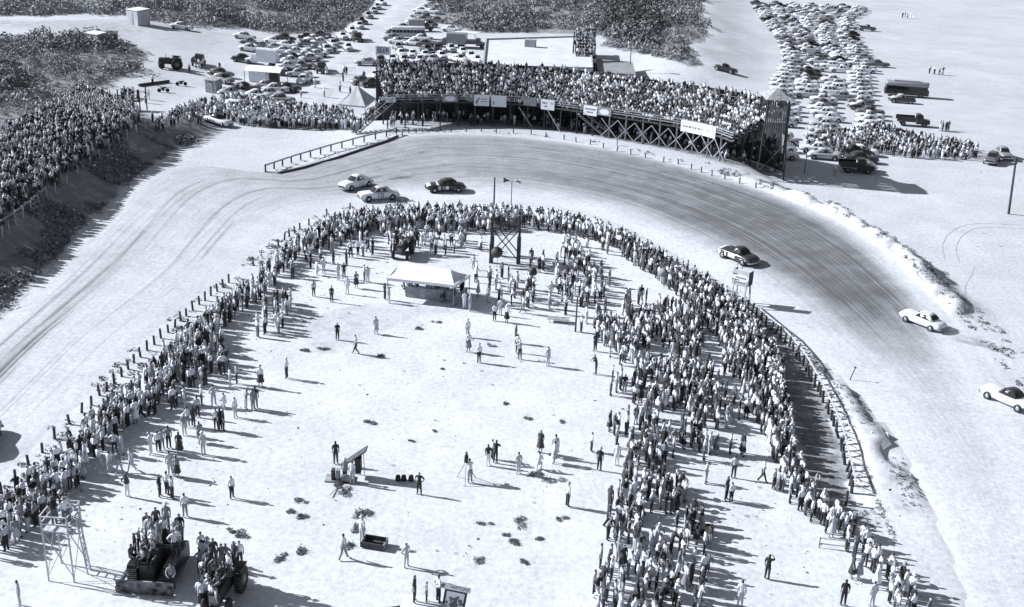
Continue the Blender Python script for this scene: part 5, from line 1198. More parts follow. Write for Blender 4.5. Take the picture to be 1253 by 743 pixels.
# --- motor bikes, huts, sheds
def motorbike(px, py, head, label):
    p = Rp(px, py); t = empty('motorcycle', p, R(head))
    for x in (-.7, .7): MB().lathe([(.24, .04), (.33, .05), (.35, 0), (.33, -.05), (.24, -.04)], (x, 0, .35), 'y', 14).build('wheel', M['tyre'], t)
    MB().loft([[(x, -w_, z - .1), (x, 0, z), (x, w_, z - .1), (x, 0, z - .25)] for x, w_, z in ((-.4, .08, .75), (0, .16, .9), (.35, .1, .92))], 0, True).build('fuel_tank', M['black'], t)
    m = MB(); m.bar((-.7, 0, .35), (0, 0, .45), .06); m.bar((.7, 0, .35), (.4, 0, .95), .05); m.bar((0, 0, .45), (.45, 0, .8), .06); m.box((0, 0, .45), (.45, .25, .35)); m.build('frame', M['black'], t)
    MB().bar((.4, -.35, 1.02), (.4, .35, 1.02), .03).build('handlebar', M['steel'], t); MB().box((-.3, 0, .8), (.5, .25, .08)).build('seat', M['black'], t); tag(t, label, 'motorcycle'); return t
motorbike(200, 113, 15, 'motorcycle nearer the dune crowd on the far sand'); motorbike(222, 105, 10, 'motorcycle nearer the tractor on the far sand')
def hut(px, py, dims, rz, mt, label, name='privy', roofm='roof', over=.15):
    p = Rp(px, py); t = empty(name, p, R(rz)); w_, d_, h_ = dims; MB().box((0, 0, h_ / 2 - .1), (w_, d_, h_ + .2)).build('wall', M[mt], t)
    m = MB(); m.add([(-w_ / 2 - over, -d_ / 2 - over, h_ + .02), (w_ / 2 + over, -d_ / 2 - over, h_ + .02), (w_ / 2 + over, d_ / 2 + over, h_ + .3), (-w_ / 2 - over, d_ / 2 + over, h_ + .3), (-w_ / 2 - over, -d_ / 2 - over, h_ + .12), (w_ / 2 + over, -d_ / 2 - over, h_ + .12), (w_ / 2 + over, d_ / 2 + over, h_ + .4), (-w_ / 2 - over, d_ / 2 + over, h_ + .4)], [(0, 3, 2, 1), (4, 5, 6, 7), (0, 1, 5, 4), (1, 2, 6, 5), (2, 3, 7, 6), (3, 0, 4, 7)]); m.build('roof', M[roofm], t)
    MB().box((0, -d_ / 2 - .03, h_ * .45), (min(.8, w_ * .4), .06, h_ * .8)).build('door', M['wood'], t); tag(t, label, 'hut'); return t
hut(170, 30, (4.2, 3.2, 3.2), -38, 'stucco', 'square block hut against the far scrub', 'block_hut'); hut(118, 55, (3.6, 2.2, 2.2), -30, 'stucco', 'low pale hut in the scrub edge with a dark lean-to behind', 'block_hut')
hut(131, 51, (4.0, 2.5, 1.6), 10, 'dwood', 'dark low lean-to beside the pale hut in the scrub', 'lean_to', 'dwood'); hut(262, 113, (2.2, 2.0, 2.2), -20, 'wood', 'little wooden booth at the end of the bank spectators', 'ticket_booth', 'wood')
p = Rp(326, 101); t = empty('canvas_awning', p, R(-10)); m = MB(); rings = [[(x, y, 2.2 + .9 * math.cos(y / 2.0 * 1.45)) for y in np.linspace(-2, 2, 9)] for x in (-3.6, -1, 1, 3.6)]; m.loft(rings, 0, True, False, False); m.build('awning', M['canvas'], t)
for sx in (-1, 1):
    for sy in (-1, 1): MB().bar((sx * 3.5, sy * 1.95, -.2), (sx * 3.5, sy * 1.95, 2.3), .07).build('awning_pole', M['wood'], t)
MB().box((2.2, -1.3, 1.1), (1.8, .9, 2.0)).build('dark_counter', M['black'], t); MB().box((-1.4, .2, 1.2), (3.4, 2.2, 2.1)).build('stall', PAINT['white'], t); tag(t, 'white rounded canvas awning over a stall in the inland lot', 'awning')
# flat-roofed building behind the stand
bc = [Vector(G(594, 49, 4.2) + (0,)), Vector(G(722, 45, 4.2) + (0,)), Vector(G(726, 85, 4.2) + (0,)), Vector(G(590, 82, 4.2) + (0,))]; cc = sum(bc, Vector()) / 4; bdg = empty('flat_roofed_building', (cc.x, cc.y, 0)); tag(bdg, 'wide low building with a white flat roof directly behind the grandstand', 'building')
Q = [p - cc for p in bc]; m = MB(); m.add([q * .985 + Vector((0, 0, z)) for z in (-.5, 4.0) for q in Q], [(0, 1, 5, 4), (1, 2, 6, 5), (2, 3, 7, 6), (3, 0, 4, 7)]); m.build('wall', M['stucco'], bdg)
m = MB(); m.add([q + Vector((0, 0, z)) for z in (4.0, 4.25) for q in Q], [(0, 3, 2, 1), (4, 5, 6, 7), (0, 1, 5, 4), (1, 2, 6, 5), (2, 3, 7, 6), (3, 0, 4, 7)]); m.build('roof', M['roof'], bdg)
for a_, b_ in zip(Q, Q[1:] + Q[:1]): MB().bar(a_ * .985 + Vector((0, 0, 4.42)), b_ * .985 + Vector((0, 0, 4.42)), .2).build('parapet', M['stucco'], bdg)
vn = Vector(G(649, 57, 4.3) + (4.2,)) - Vector((bdg.location.x, bdg.location.y, 0)); MB().box(vn + Vector((0, 0, .8)), (2.2, 1.8, 1.6), 0, -.2).build('roof_vent', M['stucco'], bdg)
e0, e1 = Q[3], Q[2]
for k in range(5):
    c = e0.lerp(e1, (k + .5) / 5); MB().box((c.x, c.y - .02, 2.2), (1.5, .12, 1.2)).build('window', M['glass'], bdg)
bc = [Vector(G(729, 72, 3.2) + (0,)), Vector(G(774, 76, 3.2) + (0,)), Vector(G(778, 91, 3.2) + (0,)), Vector(G(732, 88, 3.2) + (0,))]; cc = sum(bc, Vector()) / 4; shd = empty('shed', (cc.x, cc.y, 0)); tag(shd, 'grey-roofed shed between the white building and the dune', 'shed')
Q = [p - cc for p in bc]; m = MB(); m.add([q * .97 + Vector((0, 0, z)) for z in (-.5, 3.0) for q in Q], [(0, 1, 5, 4), (1, 2, 6, 5), (2, 3, 7, 6), (3, 0, 4, 7)]); m.build('wall', M['wood'], shd)
m = MB(); m.add([q + Vector((0, 0, z)) for z in (3.0, 3.2) for q in Q], [(0, 3, 2, 1), (4, 5, 6, 7), (0, 1, 5, 4), (1, 2, 6, 5), (2, 3, 7, 6), (3, 0, 4, 7)]); m.build('roof', mat('tar_roof', .27, .9, .15, .5), shd)
# small bleacher behind the stand, and the little stand by the dune crowd
bl_ = Vector(G(716, 86, 1.5) + (0,)); BL = empty('small_bleacher', (bl_.x, bl_.y, h1(bl_.x, bl_.y))); tag(BL, 'small steep bleacher packed with people rising behind the grandstand', 'bleacher')
for r in range(9): MB().box((0, r * .62, 3.6 + r * .55), (4.0, .34, .07)).build('bench_row', M['wood'], BL)
for sx in (-1, 1):
    for yy, zz in ((-.2, 4.8), (2.6, 6.4), (5.3, 9.0)): MB().bar((sx * 2.0, yy, -.3), (sx * 2.0, yy, zz), .12).build('post', M['dwood'], BL)
MB().bar((-2.0, 5.3, 9.0), (2.0, 5.3, 9.0), .06).build('back_rail', M['wood'], BL); MB().box((1.5, -.35, 3.4), (1.3, .06, .9)).build('notice_board', M['sign'], BL); MB().box((-.3, -.32, 3.6), (3.4, .06, .12)).build('front_rail', M['wood'], BL)
dp = Rp(163, 135); DS = empty('plank_stand', dp); tag(DS, 'rough plank stand with tall posts at the back corner of the dune crowd', 'stand')
for sx in (-1, 1):
    for sy in (-1, 1): MB().bar((sx * 1.7, sy * 1.6, -.3), (sx * 1.7, sy * 1.6, 3.6), .11).build('post', M['dwood'], DS)
MB().box((0, 0, 1.7), (3.5, 3.3, .1)).build('deck', M['wood'], DS); MB().bar((-1.7, -1.65, 2.7), (1.7, -1.65, 2.7), .06).build('railing', M['wood'], DS); MB().bar((-1.7, 1.65, 2.7), (1.7, 1.65, 2.7), .06).build('railing', M['wood'], DS)
m = MB(); a, b_ = Rp(170, 106), Rp(207, 101); m.bar((a.x, a.y, a.z + .25), (b_.x, b_.y, b_.z + .25), .25, 0, 8); tag(m.build('timber_log', M['dwood']), 'long dark log lying on the sand behind the dune crowd', 'log')
# --- beer sign
p = Rp(469, 79); t = empty('beer_sign', p); V, Fs = text_mb('BEER', 1.7, .04); m = MB(); m.add([(v.x * .72, -v.z - .1, v.y + 2.9) for v in V], Fs); m.build('lettering', M['ink'], t); MB().box((0, 0, 2.9), (3.3, .1, 1.8)).build('board', M['sign'], t)
for s in (-1, 1): MB().bar((s * 1.4, .12, -.3), (s * 1.4, .12, 3.6), .1).build('post', M['dwood'], t)
t.rotation_euler = (0, 0, R(-8)); tag(t, 'BEER sign on posts among the cars by the road', 'sign')
# --- Neptune billboard on a truck bed at the bottom edge
pb = Rp(551, 757); t = empty('billboard', pb, R(-4)); t.scale = (.78, .78, .86) 
MB().box((.05, -.02, .80), (1.62, .16, 3.0)).build('frame', M['ink'], t)
MB().box((-.12, -.12, 2.52), (2.35, .06, .42)).build('header_board', M['sign'], t); MB().box((.05, -.12, 1.0), (1.28, .06, 2.35)).build('poster', M['sign'], t)
V, Fs = text_mb('NEPTUNE', .34, .006); m = MB(); m.add([(v.x * .92 + .28, -.152 - v.z, v.y + 2.53) for v in V], Fs); m.build('lettering', M['ink'], t)
m = MB()
for k in range(26):
    rr_ = random.Random(k); m.lathe([(0, .004), (.06 + .1 * rr_.random(), 0)], (.05 + rr_.gauss(0, .25), -.153 - k * .0004, 1.55 + rr_.gauss(0, .25)), 'y', 7, 0, False)
for k in range(14):
    rr_ = random.Random(k + 50); m.lathe([(0, .004), (.07 + .06 * rr_.random(), 0)], (.0 + rr_.gauss(0, .14), -.166 - k * .0004, .8 + rr_.gauss(0, .4)), 'y', 7, 0, False)
m.build('picture', M['ink2'], t)
m = MB()
for k in range(10):
    rr_ = random.Random(k + 90); m.lathe([(0, .004), (.08 + .04 * rr_.random(), 0)], (-.98 + rr_.gauss(0, .1), -.156 - k * .0004, 2.53 + rr_.gauss(0, .07)), 'y', 7, 0, False)
m.build('emblem', M['ink2'], t)
for s in (-1, 1): MB().bar((s * .7, .3, -.3), (s * .7, .05, 2.2), .06).build('prop', M['dwood'], t)
t.rotation_euler = (0, R(8), R(-4)); tag(t, 'NEPTUNE billboard with a dark framed picture at the bottom picture edge', 'billboard')
PV = empty('flat_trailer', Rp(518, 760), R(-6)); MB().box((0, 0, .95), (2.5, 1.7, .16)).build('deck', PAINT['white'], PV); MB().box((0, -.88, .72), (2.5, .06, .3)).build('side_board', PAINT['pale'], PV); wheelset(PV, (-.6, .6), .8, .36); MB().bar((-1.2, 0, .85), (-2.3, 0, .5), .06).build('drawbar', M['black'], PV)
tag(PV, 'low white flat trailer with men standing on it beside the billboard', 'trailer')
# --- umbrellas
def umbrella(px, py, r, tone, label, tilt):
    p = Rp(px, py); t = empty('beach_umbrella', p); m = MB(); m.lathe([(0, .0), (r * .35, -.05), (r * .7, -.2), (r * .93, -.42), (r, -.62)], (0, 0, 0), 'z', 16)
    o = m.build('canopy', tone, t, (0, 0, 1.75)); o.rotation_euler = tilt
    MB().bar((0, 0, -.2), (0, 0, 1.75), .025, 0, 6).build('pole', M['steel'], t)
    m = MB()
    for k in range(8): a = k * math.pi / 4; m.bar((0, 0, -.04), (r * .92 * math.cos(a), r * .92 * math.sin(a), -.48), .012)
    q = m.build('ribs', M['steel'], o); tag(t, label, 'umbrella', 'umbrellas in the infield crowd'); return t
DK = mat('umbrella_cloth', .035, .7, .4, 3); UG = mat('umbrella_grey', .2, .7, .3, 3)
umbrella(608, 327, .62, DK, 'dark umbrella tilted toward the sun beside the camera scaffold leg', (R(62), R(12), 0)); umbrella(812, 352, .5, UG, 'grey umbrella in the crowd nearest the turn', (R(55), R(20), 0)); umbrella(652, 348, .5, DK, 'dark umbrella held over the line of people past the tent', (R(25), R(10), 0))
# --- infield odds and ends
wr = Rp(428, 585); t = empty('wrecked_cart', wr); t.scale = (.8, .8, .8); tag(t, 'broken cart with a tilted plank lean-to standing in the open infield', 'cart')
tl = Matrix.Rotation(R(-38), 3, 'Y'); MB().box((.5, .3, 2.0), (2.4, 1.0, .1), 0, 0, tl).build('plank_roof', M['dwood'], t); MB().box((.7, .3, 1.2), (.5, .8, 1.4)).build('rear_panel', M['dwood'], t)
for q in range(5): MB().bar((-.2 + q * .35, .9 - q * .1, .05), (.5 + q * .16, .35, 1.9 + .1 * q), .035).build('pole', M['wood'], t)
for x in (-1.3, -.9, -.3): MB().box((x, -.5, .55), (.28, .5, 1.1)).build('crate_side', M['dwood' if x != -.9 else 'wood'], t)
MB().box((-.8, -.3, .1), (2.4, 1.2, .12)).build('cart_bed', M['wood'], t); m = MB(); m.lathe([(.3, .05), (.42, .05), (.42, -.05), (.3, -.05)], (-.2, -.85, .42), 'y', 14); m.build('cart_wheel', M['wood'], t); MB().bar((-.7, -1.6, .05), (-1.2, -3.2, .2), .04).build('shaft', M['wood'], t)
def bush(px, py, r, label, dry=False):
    p = Rp(px, py); n = 70; V, F_ = leaf_mass([(p.x, p.y, p.z - r * .05)] + [(p.x + rng.normal(0, r * .5), p.y + rng.normal(0, r * .4), p.z) for _ in range(3)], [r * .5] + [r * .42] * 3, n, .13 if r > .45 else .10, .4, .16); V = V - np.array([p.x, p.y, p.z])
    t = empty('weed_clump', p); me = npmesh('foliage', V, F_, [M['dry'], M['leaf'] if dry else M['leafd'], M['twig']], rng.choice([0, 1, 2], len(F_), p=[.5, .3, .2])); link('foliage', me, t)
    m = MB()
    for k in range(5): a = k * 1.3; m.bar((0, 0, -.05), (r * .5 * math.cos(a), r * .5 * math.sin(a), r * .45), .015, 0, 4)
    m.build('stem', M['twig'], t); tag(t, label, 'weed', 'weed clumps on the infield sand')
BUSH = [(455, 518, .55), (364, 614, .45), (358, 627, .4), (368, 633, .5), (341, 684, .5), (371, 675, .6), (295, 655, .55), (283, 651, .35), (441, 632, .7), (452, 630, .5), (438, 648, .6), (430, 667, .5), (421, 602, .7), (412, 594, .5), (590, 641, .4), (637, 641, .7), (627, 664, .5), (583, 685, .45), (617, 655, .35), (645, 512, .45), (688, 516, .35), (513, 402, .5), (536, 395, .45), (603, 424, .4), (650, 582, .6), (668, 588, .7), (690, 634, .4), (541, 452, .3), (465, 436, .5), (395, 428, .6), (376, 430, .5), (618, 495, .3), (532, 528, .25), (505, 540, .25), (640, 688, .4), (660, 660, .35)]
for k, (x, y, r) in enumerate(sorted(BUSH, key=lambda b: -b[1])): bush(x, y, r, f'small dark weed clump on the infield sand, {ordw(k + 1)} counting up from the bottom edge', k % 3 == 0)
m = MB(); p = Rp(458, 668); t = empty('wooden_crate', p, R(-12))
MB().box((0, 0, .1), (1.5, .9, .08)).build('base', M['dwood'], t)
for s in (-1, 1): MB().box((0, s * .43, .28), (1.5, .07, .32)).build('side', M['dwood'], t); MB().box((s * .72, 0, .28), (.07, .8, .32)).build('end', M['wood'], t)
tag(t, 'low dark open crate on the sand beside a white-shirted man and weeds', 'crate')
p = Rp(855, 648); m = MB(); rings = [[(x, y, .05 + .03 * math.sin(x * 5 + y * 4)) for y in np.linspace(-.8, .8, 7)] for x in np.linspace(-.9, .9, 8)]; m.loft(rings, 0, True, False, False); o = m.build('blanket', mat('dark_wool', .02, .95, .2, 8), None, p, R(-12)); tag(o, 'dark blanket spread on the sand beside the beach-side infield crowd', 'blanket')
p = Rp(683, 394); t = empty('folding_cot', p, R(-6)); MB().box((0, 0, .35), (2.0, .75, .05)).build('canvas_bed', M['wood'], t)
for s in (-1, 1): MB().bar((-1.05, s * .38, .36), (1.05, s * .38, .36), .035).build('rail', M['wood'], t); MB().bar((s * .8, -.38, 0), (s * .8, .38, .36), .03).build('leg', M['dwood'], t)
tag(t, 'low cot on the sand below the tent line', 'cot'); COT = p
for k, (x, y) in enumerate([(487, 588), (494, 588), (503, 588)]):
    m = MB(); m.lathe([(0, .42), (.16, .38), (.2, .1), (.16, 0), (0, -.02)], (0, 0, 0), 'z', 9); o = m.build('bag', M['black'], None, Rp(x, y)); tag(o, f'small dark bag on the sand, {["nearest the cart", "middle of three", "nearest the dark-suited man"][k]}', 'bag')
p = Rp(1020, 672); t = empty('low_hurdle', p, R(-8)); m = MB()
for x in (-.9, .9): MB().bar((x, 0, -.1), (x, 0, .75), .05).build('post', M['wood'], t)
for z in (.3, .7): MB().bar((-.9, 0, z), (.9, 0, z), .045).build('rail', M['lwood'], t)
tag(t, 'low wooden hurdle on the sand behind the beach-side crowd line', 'hurdle')

# --- litter trodden into the sand
n = 2600; lx = rng.uniform(-32, 40, n); ly = rng.uniform(54, 130, n); dd, ss, _, _ = polydist(lx, ly, INNR); k = (ss < 0) & ((dd < 14) | (rng.random(n) < .3)); lx, ly = lx[k], ly[k]
V, F_ = leaf_mass(np.column_stack([lx, ly, H(lx, ly) + .02]), np.full(len(lx), .05), 1, np.where(rng.random(len(lx)) < .2, .16, .07), .1, .6)
tag(link('litter', npmesh('litter', V, F_, [M['sign'], M['stone'], M['ink2']], rng.choice([0, 1, 2], len(lx), p=[.25, .4, .35]))), 'scraps of paper and wrack strewn over the infield sand', kind='stuff')
# --- dust thrown up behind two of the race cars
def dust(px, py, size, rz, dens, label):
    p = Rp(px, py); bm = bmesh.new(); bmesh.ops.create_icosphere(bm, subdivisions=3, radius=1)
    for v in bm.verts: v.co = Vector((v.co.x * size[0], v.co.y * size[1], max(-.05, v.co.z) * size[2])) * (1 + .25 * math.sin(v.co.x * 7 + v.co.y * 5) * .6)
    me = bpy.data.meshes.new('dust'); bm.to_mesh(me); bm.free(); m = bpy.data.materials.new('dust'); m.use_nodes = True; nt = m.node_tree; nt.nodes.remove(nt.nodes['Principled BSDF'])
    v = nt.nodes.new('ShaderNodeVolumePrincipled'); v.inputs['Color'].default_value = (.75, .78, .84, 1); tc = nt.nodes.new('ShaderNodeTexCoord'); nn = nt.nodes.new('ShaderNodeTexNoise'); nn.inputs['Scale'].default_value = .9; nn.inputs['Detail'].default_value = 4; nt.links.new(tc.outputs['Object'], nn.inputs['Vector'])
    mr = nt.nodes.new('ShaderNodeMapRange'); mr.inputs[1].default_value = .45; mr.inputs[2].default_value = .7; mr.inputs[3].default_value = 0; mr.inputs[4].default_value = dens; nt.links.new(nn.outputs['Fac'], mr.inputs['Value']); nt.links.new(mr.outputs['Result'], v.inputs['Density']); nt.links.new(v.outputs[0], nt.nodes['Material Output'].inputs['Volume']); me.materials.append(m)
    o = link('dust', me); o.location = (p.x, p.y, h1(p.x, p.y) + .1); o.rotation_euler = (0, 0, R(rz)); tag(o, label, kind='stuff')
dust(472, 217, (3.4, 1.0, 1.0), 15, .9, 'dust blown up behind the outermost white race car'); dust(1170, 414, (3.2, 1.0, .9), -40, .8, 'dust thrown up behind the white car entering from the beach')
# ================================================================== SPECTATORS
bpy.context.view_layer.update()
def yaw_to(dx, dy): return math.atan2(dy, dx) - math.pi / 2        # figures face +Y
cand = []     # dict(x,y,z,yaw,dress,area,size,single)
def put(x, y, z, yaw, dress, area, single=False, pose=None, vis=1.0):
    p, s, q, hr, k = dress
    if pose: p = pose
    zc = y * cp - (z - HC) * sp; u, v = pix(x, y, z)
    inside = -10 < u < 1263 and -5 < v < 752
    cand.append((FPX / zc * vis if inside else 0, (x, y, z, yaw, p, s, q, hr, k), area, single))
def thin(x, y, dmin):
    """drop points closer than dmin"""
    cell = {}; keep = []
    for i in range(len(x)):
        c = (int(x[i] // dmin), int(y[i] // dmin)); ok = True
        for a in (-1, 0, 1):
            for b in (-1, 0, 1):
                for j in cell.get((c[0] + a, c[1] + b), ()):
                    if (x[i] - x[j]) ** 2 + (y[i] - y[j]) ** 2 < dmin * dmin: ok = False
        if ok: cell.setdefault(c, []).append(i); keep.append(i)
    return np.array(keep, int)
def crowd_area(poly, spacing, keep, area, face='track', dark=0.0, clump=None, vis=1.0, fixed=None, rag=0.0):
    x, y, z = sample_poly(poly, spacing, .48, rag); m = rng.random(len(x)) < keep
    if clump: m &= fbm(x, y, clump[0], clump[2]) > clump[1]
    x, y, z = x[m], y[m], z[m]; k = thin(x, y, .43); x, y, z = x[k], y[k], z[k]
    for a, b, c in zip(x, y, z):
        if fixed is not None: yw = R(fixed) - math.pi / 2
        elif face == 'track':
            j = int(np.argmin((INNR[:, 0] - a) ** 2 + (INNR[:, 1] - b) ** 2)); yw = yaw_to(INNR[j, 0] - a, INNR[j, 1] - b)
        yw += rng.normal(0, .45) if rng.random() < .88 else rng.uniform(-3, 3); d = rand_dress(dark)
        put(a, b, c, yw, d, area, vis=vis)
    return len(x)
n1 = crowd_area([(-6, 640), (8, 622), (50, 584), (122, 517), (212, 430), (300, 361), (360, 304), (400, 282), (444, 272), (470, 275), (420, 285), (385, 300), (352, 330), (318, 368), (278, 398), (232, 446), (190, 498), (146, 540), (104, 574), (84, 604), (60, 640), (30, 668), (-12, 690)], .54, .90, 'fence-side crowd', vis=.8, clump=(2.2, .27, 7), rag=6)
n2 = crowd_area([(158, 500), (200, 468), (232, 440), (272, 408), (306, 382), (340, 350), (362, 326), (372, 350), (356, 386), (330, 416), (300, 440), (262, 470), (220, 492), (190, 515)], .78, .66, 'fence-side crowd', vis=.8, clump=(3, .44, 17), rag=16)
n3 = crowd_area([(392, 282), (440, 269), (520, 264), (600, 263), (690, 272), (768, 296), (770, 312), (735, 300), (690, 287), (640, 280), (600, 285), (560, 286), (500, 281), (460, 284), (420, 296)], .60, .86, 'crowd at the turn', vis=.7)
n4 = crowd_area([(766, 297), (846, 342), (880, 362), (898, 380), (922, 404), (945, 432), (958, 470), (966, 510), (968, 560), (958, 590), (945, 560), (925, 520), (905, 480), (886, 440), (872, 412), (838, 372), (800, 340), (760, 316)], .56, .90, 'beach-side crowd', vis=.7, dark=.16)
n4 += crowd_area([(950, 585), (972, 560), (985, 592), (1010, 628), (1046, 655), (1090, 706), (1140, 765), (1095, 765), (1060, 700), (1020, 662), (985, 634), (958, 612)], .54, .95, 'beach-side crowd line', vis=.9)
n4 += crowd_area([(898, 382), (922, 406), (945, 440), (958, 478), (967, 515), (969, 560), (958, 578), (950, 520), (938, 470), (915, 425), (888, 392)], .5, .95, 'beach-side crowd', vis=.7, dark=.16)
n5 = crowd_area([(745, 365), (800, 378), (850, 400), (880, 430), (905, 455), (918, 500), (905, 560), (880, 540), (868, 590), (850, 640), (845, 690), (850, 765), (735, 765), (730, 690), (760, 680), (752, 620), (772, 600), (770, 540), (758, 500), (750, 440), (742, 380)], .60, .84, 'beach-side crowd', vis=.85, dark=.16, clump=(2.6, .385, 27), rag=24)
n5 += crowd_area([(700, 330), (770, 350), (790, 420), (770, 480), (772, 560), (740, 600), (730, 520), (748, 470), (715, 420), (695, 380)], 2.2, .5, 'beach-side crowd', vis=1.0, rag=20)
n6 = crowd_area([(585, 300), (660, 295), (745, 305), (742, 345), (735, 385), (700, 372), (650, 362), (610, 358), (575, 345), (642, 325), (640, 300), (592, 300), (592, 322)], .95, .62, 'crowd round the scaffold', vis=.7, clump=(3, .42, 37))
n7 = crowd_area([(576, 345), (650, 350), (690, 360), (735, 385), (742, 440), (720, 405), (690, 385), (640, 380), (580, 372)], 1.35, .55, 'crowd round the scaffold', vis=.9)
n8 = crowd_area([(395, 290), (480, 284), (560, 290), (590, 300), (560, 312), (470, 312), (400, 320), (370, 350), (372, 320)], 1.35, .6, 'crowd at the turn', vis=.8)
n9 = crowd_area([(488, 360), (545, 371), (572, 362), (560, 350), (490, 348)], .75, .85, 'crowd under the tent', vis=.8)
print('infield', n1, n2, n3, n4, n5, n6, n7, n8, n9)
# dune crowd and other far masses
nd = crowd_area([(-40, 320), (0, 277), (60, 232), (110, 197), (150, 169), (172, 152), (168, 138), (150, 130), (125, 119), (105, 112), (95, 113), (80, 126), (60, 140), (35, 152), (15, 161), (-40, 190)], .70, .90, 'dune', fixed=-30, vis=.6, dark=.22)
nb = crowd_area([(182, 158), (215, 142), (245, 132), (290, 122), (340, 132), (430, 142), (436, 156), (400, 158), (330, 155), (286, 150), (262, 146), (250, 152), (225, 156), (195, 164)], .85, .70, 'bank', fixed=-80, vis=.6)
nb2 = crowd_area([(285, 146), (330, 150), (425, 152), (434, 159), (400, 160), (330, 157), (288, 153)], .6, .8, 'bank', fixed=-80, vis=.6)
nb3 = crowd_area([(978, 182), (1000, 163), (1040, 168), (1075, 158), (1120, 172), (1185, 182), (1196, 196), (1150, 196), (1080, 191), (1010, 189)], .85, .7, 'beachcrowd', fixed=-110, vis=.6, dark=.2, clump=(4, .36, 47))
nb4 = crowd_area([(200, 95), (260, 118), (420, 130), (450, 100), (470, 80), (380, 95), (300, 105)], 5.5, .4, 'inland', fixed=-60, vis=.6)
print('far', nd, nb, nb2, nb3, nb4)
ns = 0
for r in range(NROW):
    for s in np.arange(.35, GL - .2, .50):
        if rng.random() > .965: continue
        p = gp(s + rng.normal(0, .05), r * RUN + .46, Z0 + r * RISE) + gsl; _, d, n, _ = along(GF, s); dr = rand_dress(.16)
        put(p.x, p.y, p.z + .02, yaw_to(-n[0], -n[1]) + rng.normal(0, .35), dr, 'stand', pose='sit' if (r < NROW - 1 or rng.random() < .5) and rng.random() < .96 else 'stand', vis=.5); ns += 1
for s in np.arange(1, GL - 1, .5):
    p = gp(s, rng.uniform(.6, 6.5), 0) + gsl
    if rng.random() < .8: put(p.x, p.y, h1(p.x, p.y), rng.uniform(-3, 3), rand_dress(.1), 'under', vis=.4)
for k in range(34):
    t = rng.random(); p = STAIR[0].lerp(STAIR[1], t); q = (STAIR[1] - STAIR[0]).normalized(); put(p.x + rng.uniform(-.8, .8) * -q.y, p.y + rng.uniform(-.8, .8) * q.x, p.z + .03, rng.uniform(-3, 3), rand_dress(), 'stairs', vis=.5)
for r in range(9):
    for c in range(7):
        put(bl_.x - 1.75 + c * .58 + rng.normal(0, .05), bl_.y + r * .62 + .12, BL.location.z + 3.2 + r * .55, math.pi + rng.normal(0, .3), rand_dress(.1), 'bleacher', pose='sit' if r < 7 else None, vis=.5)
for k in range(10): put(dp.x + rng.uniform(-1.5, 1.5), dp.y + rng.uniform(-1.4, 1.4), dp.z + 1.76, rng.uniform(-2.5, -.5) - math.pi / 2, rand_dress(.1), 'plank stand', vis=.5)
for k in range(5): put(TOWER_FLOOR[0] + rng.uniform(-1.0, 1.0), TOWER_FLOOR[1] + rng.uniform(-1.8, 1.8), TOWER_FLOOR[2], rng.uniform(0, 6), rand_dress(), 'tower', vis=.4)
for x, y in [(1104, 22), (1107, 21), (1110, 23), (1114, 22), (1117, 23), (1137, 90), (1143, 91), (1149, 92), (1153, 92), (1150, 160), (1153, 161), (1157, 161), (1160, 160), (1162, 182), (1167, 181), (1179, 184), (1183, 183), (1194, 188), (1021, 216), (1099, 186), (755, 178), (232, 90), (240, 84), (244, 83), (269, 87), (416, 113), (420, 100), (424, 92), (395, 138), (384, 142), (363, 132), (120, 62), (187, 104), (178, 126), (182, 122), (187, 150)]:
    p = Rp(x, y); put(p.x, p.y, p.z, rng.uniform(-3, 3), rand_dress(.15), 'far sand', vis=.9)
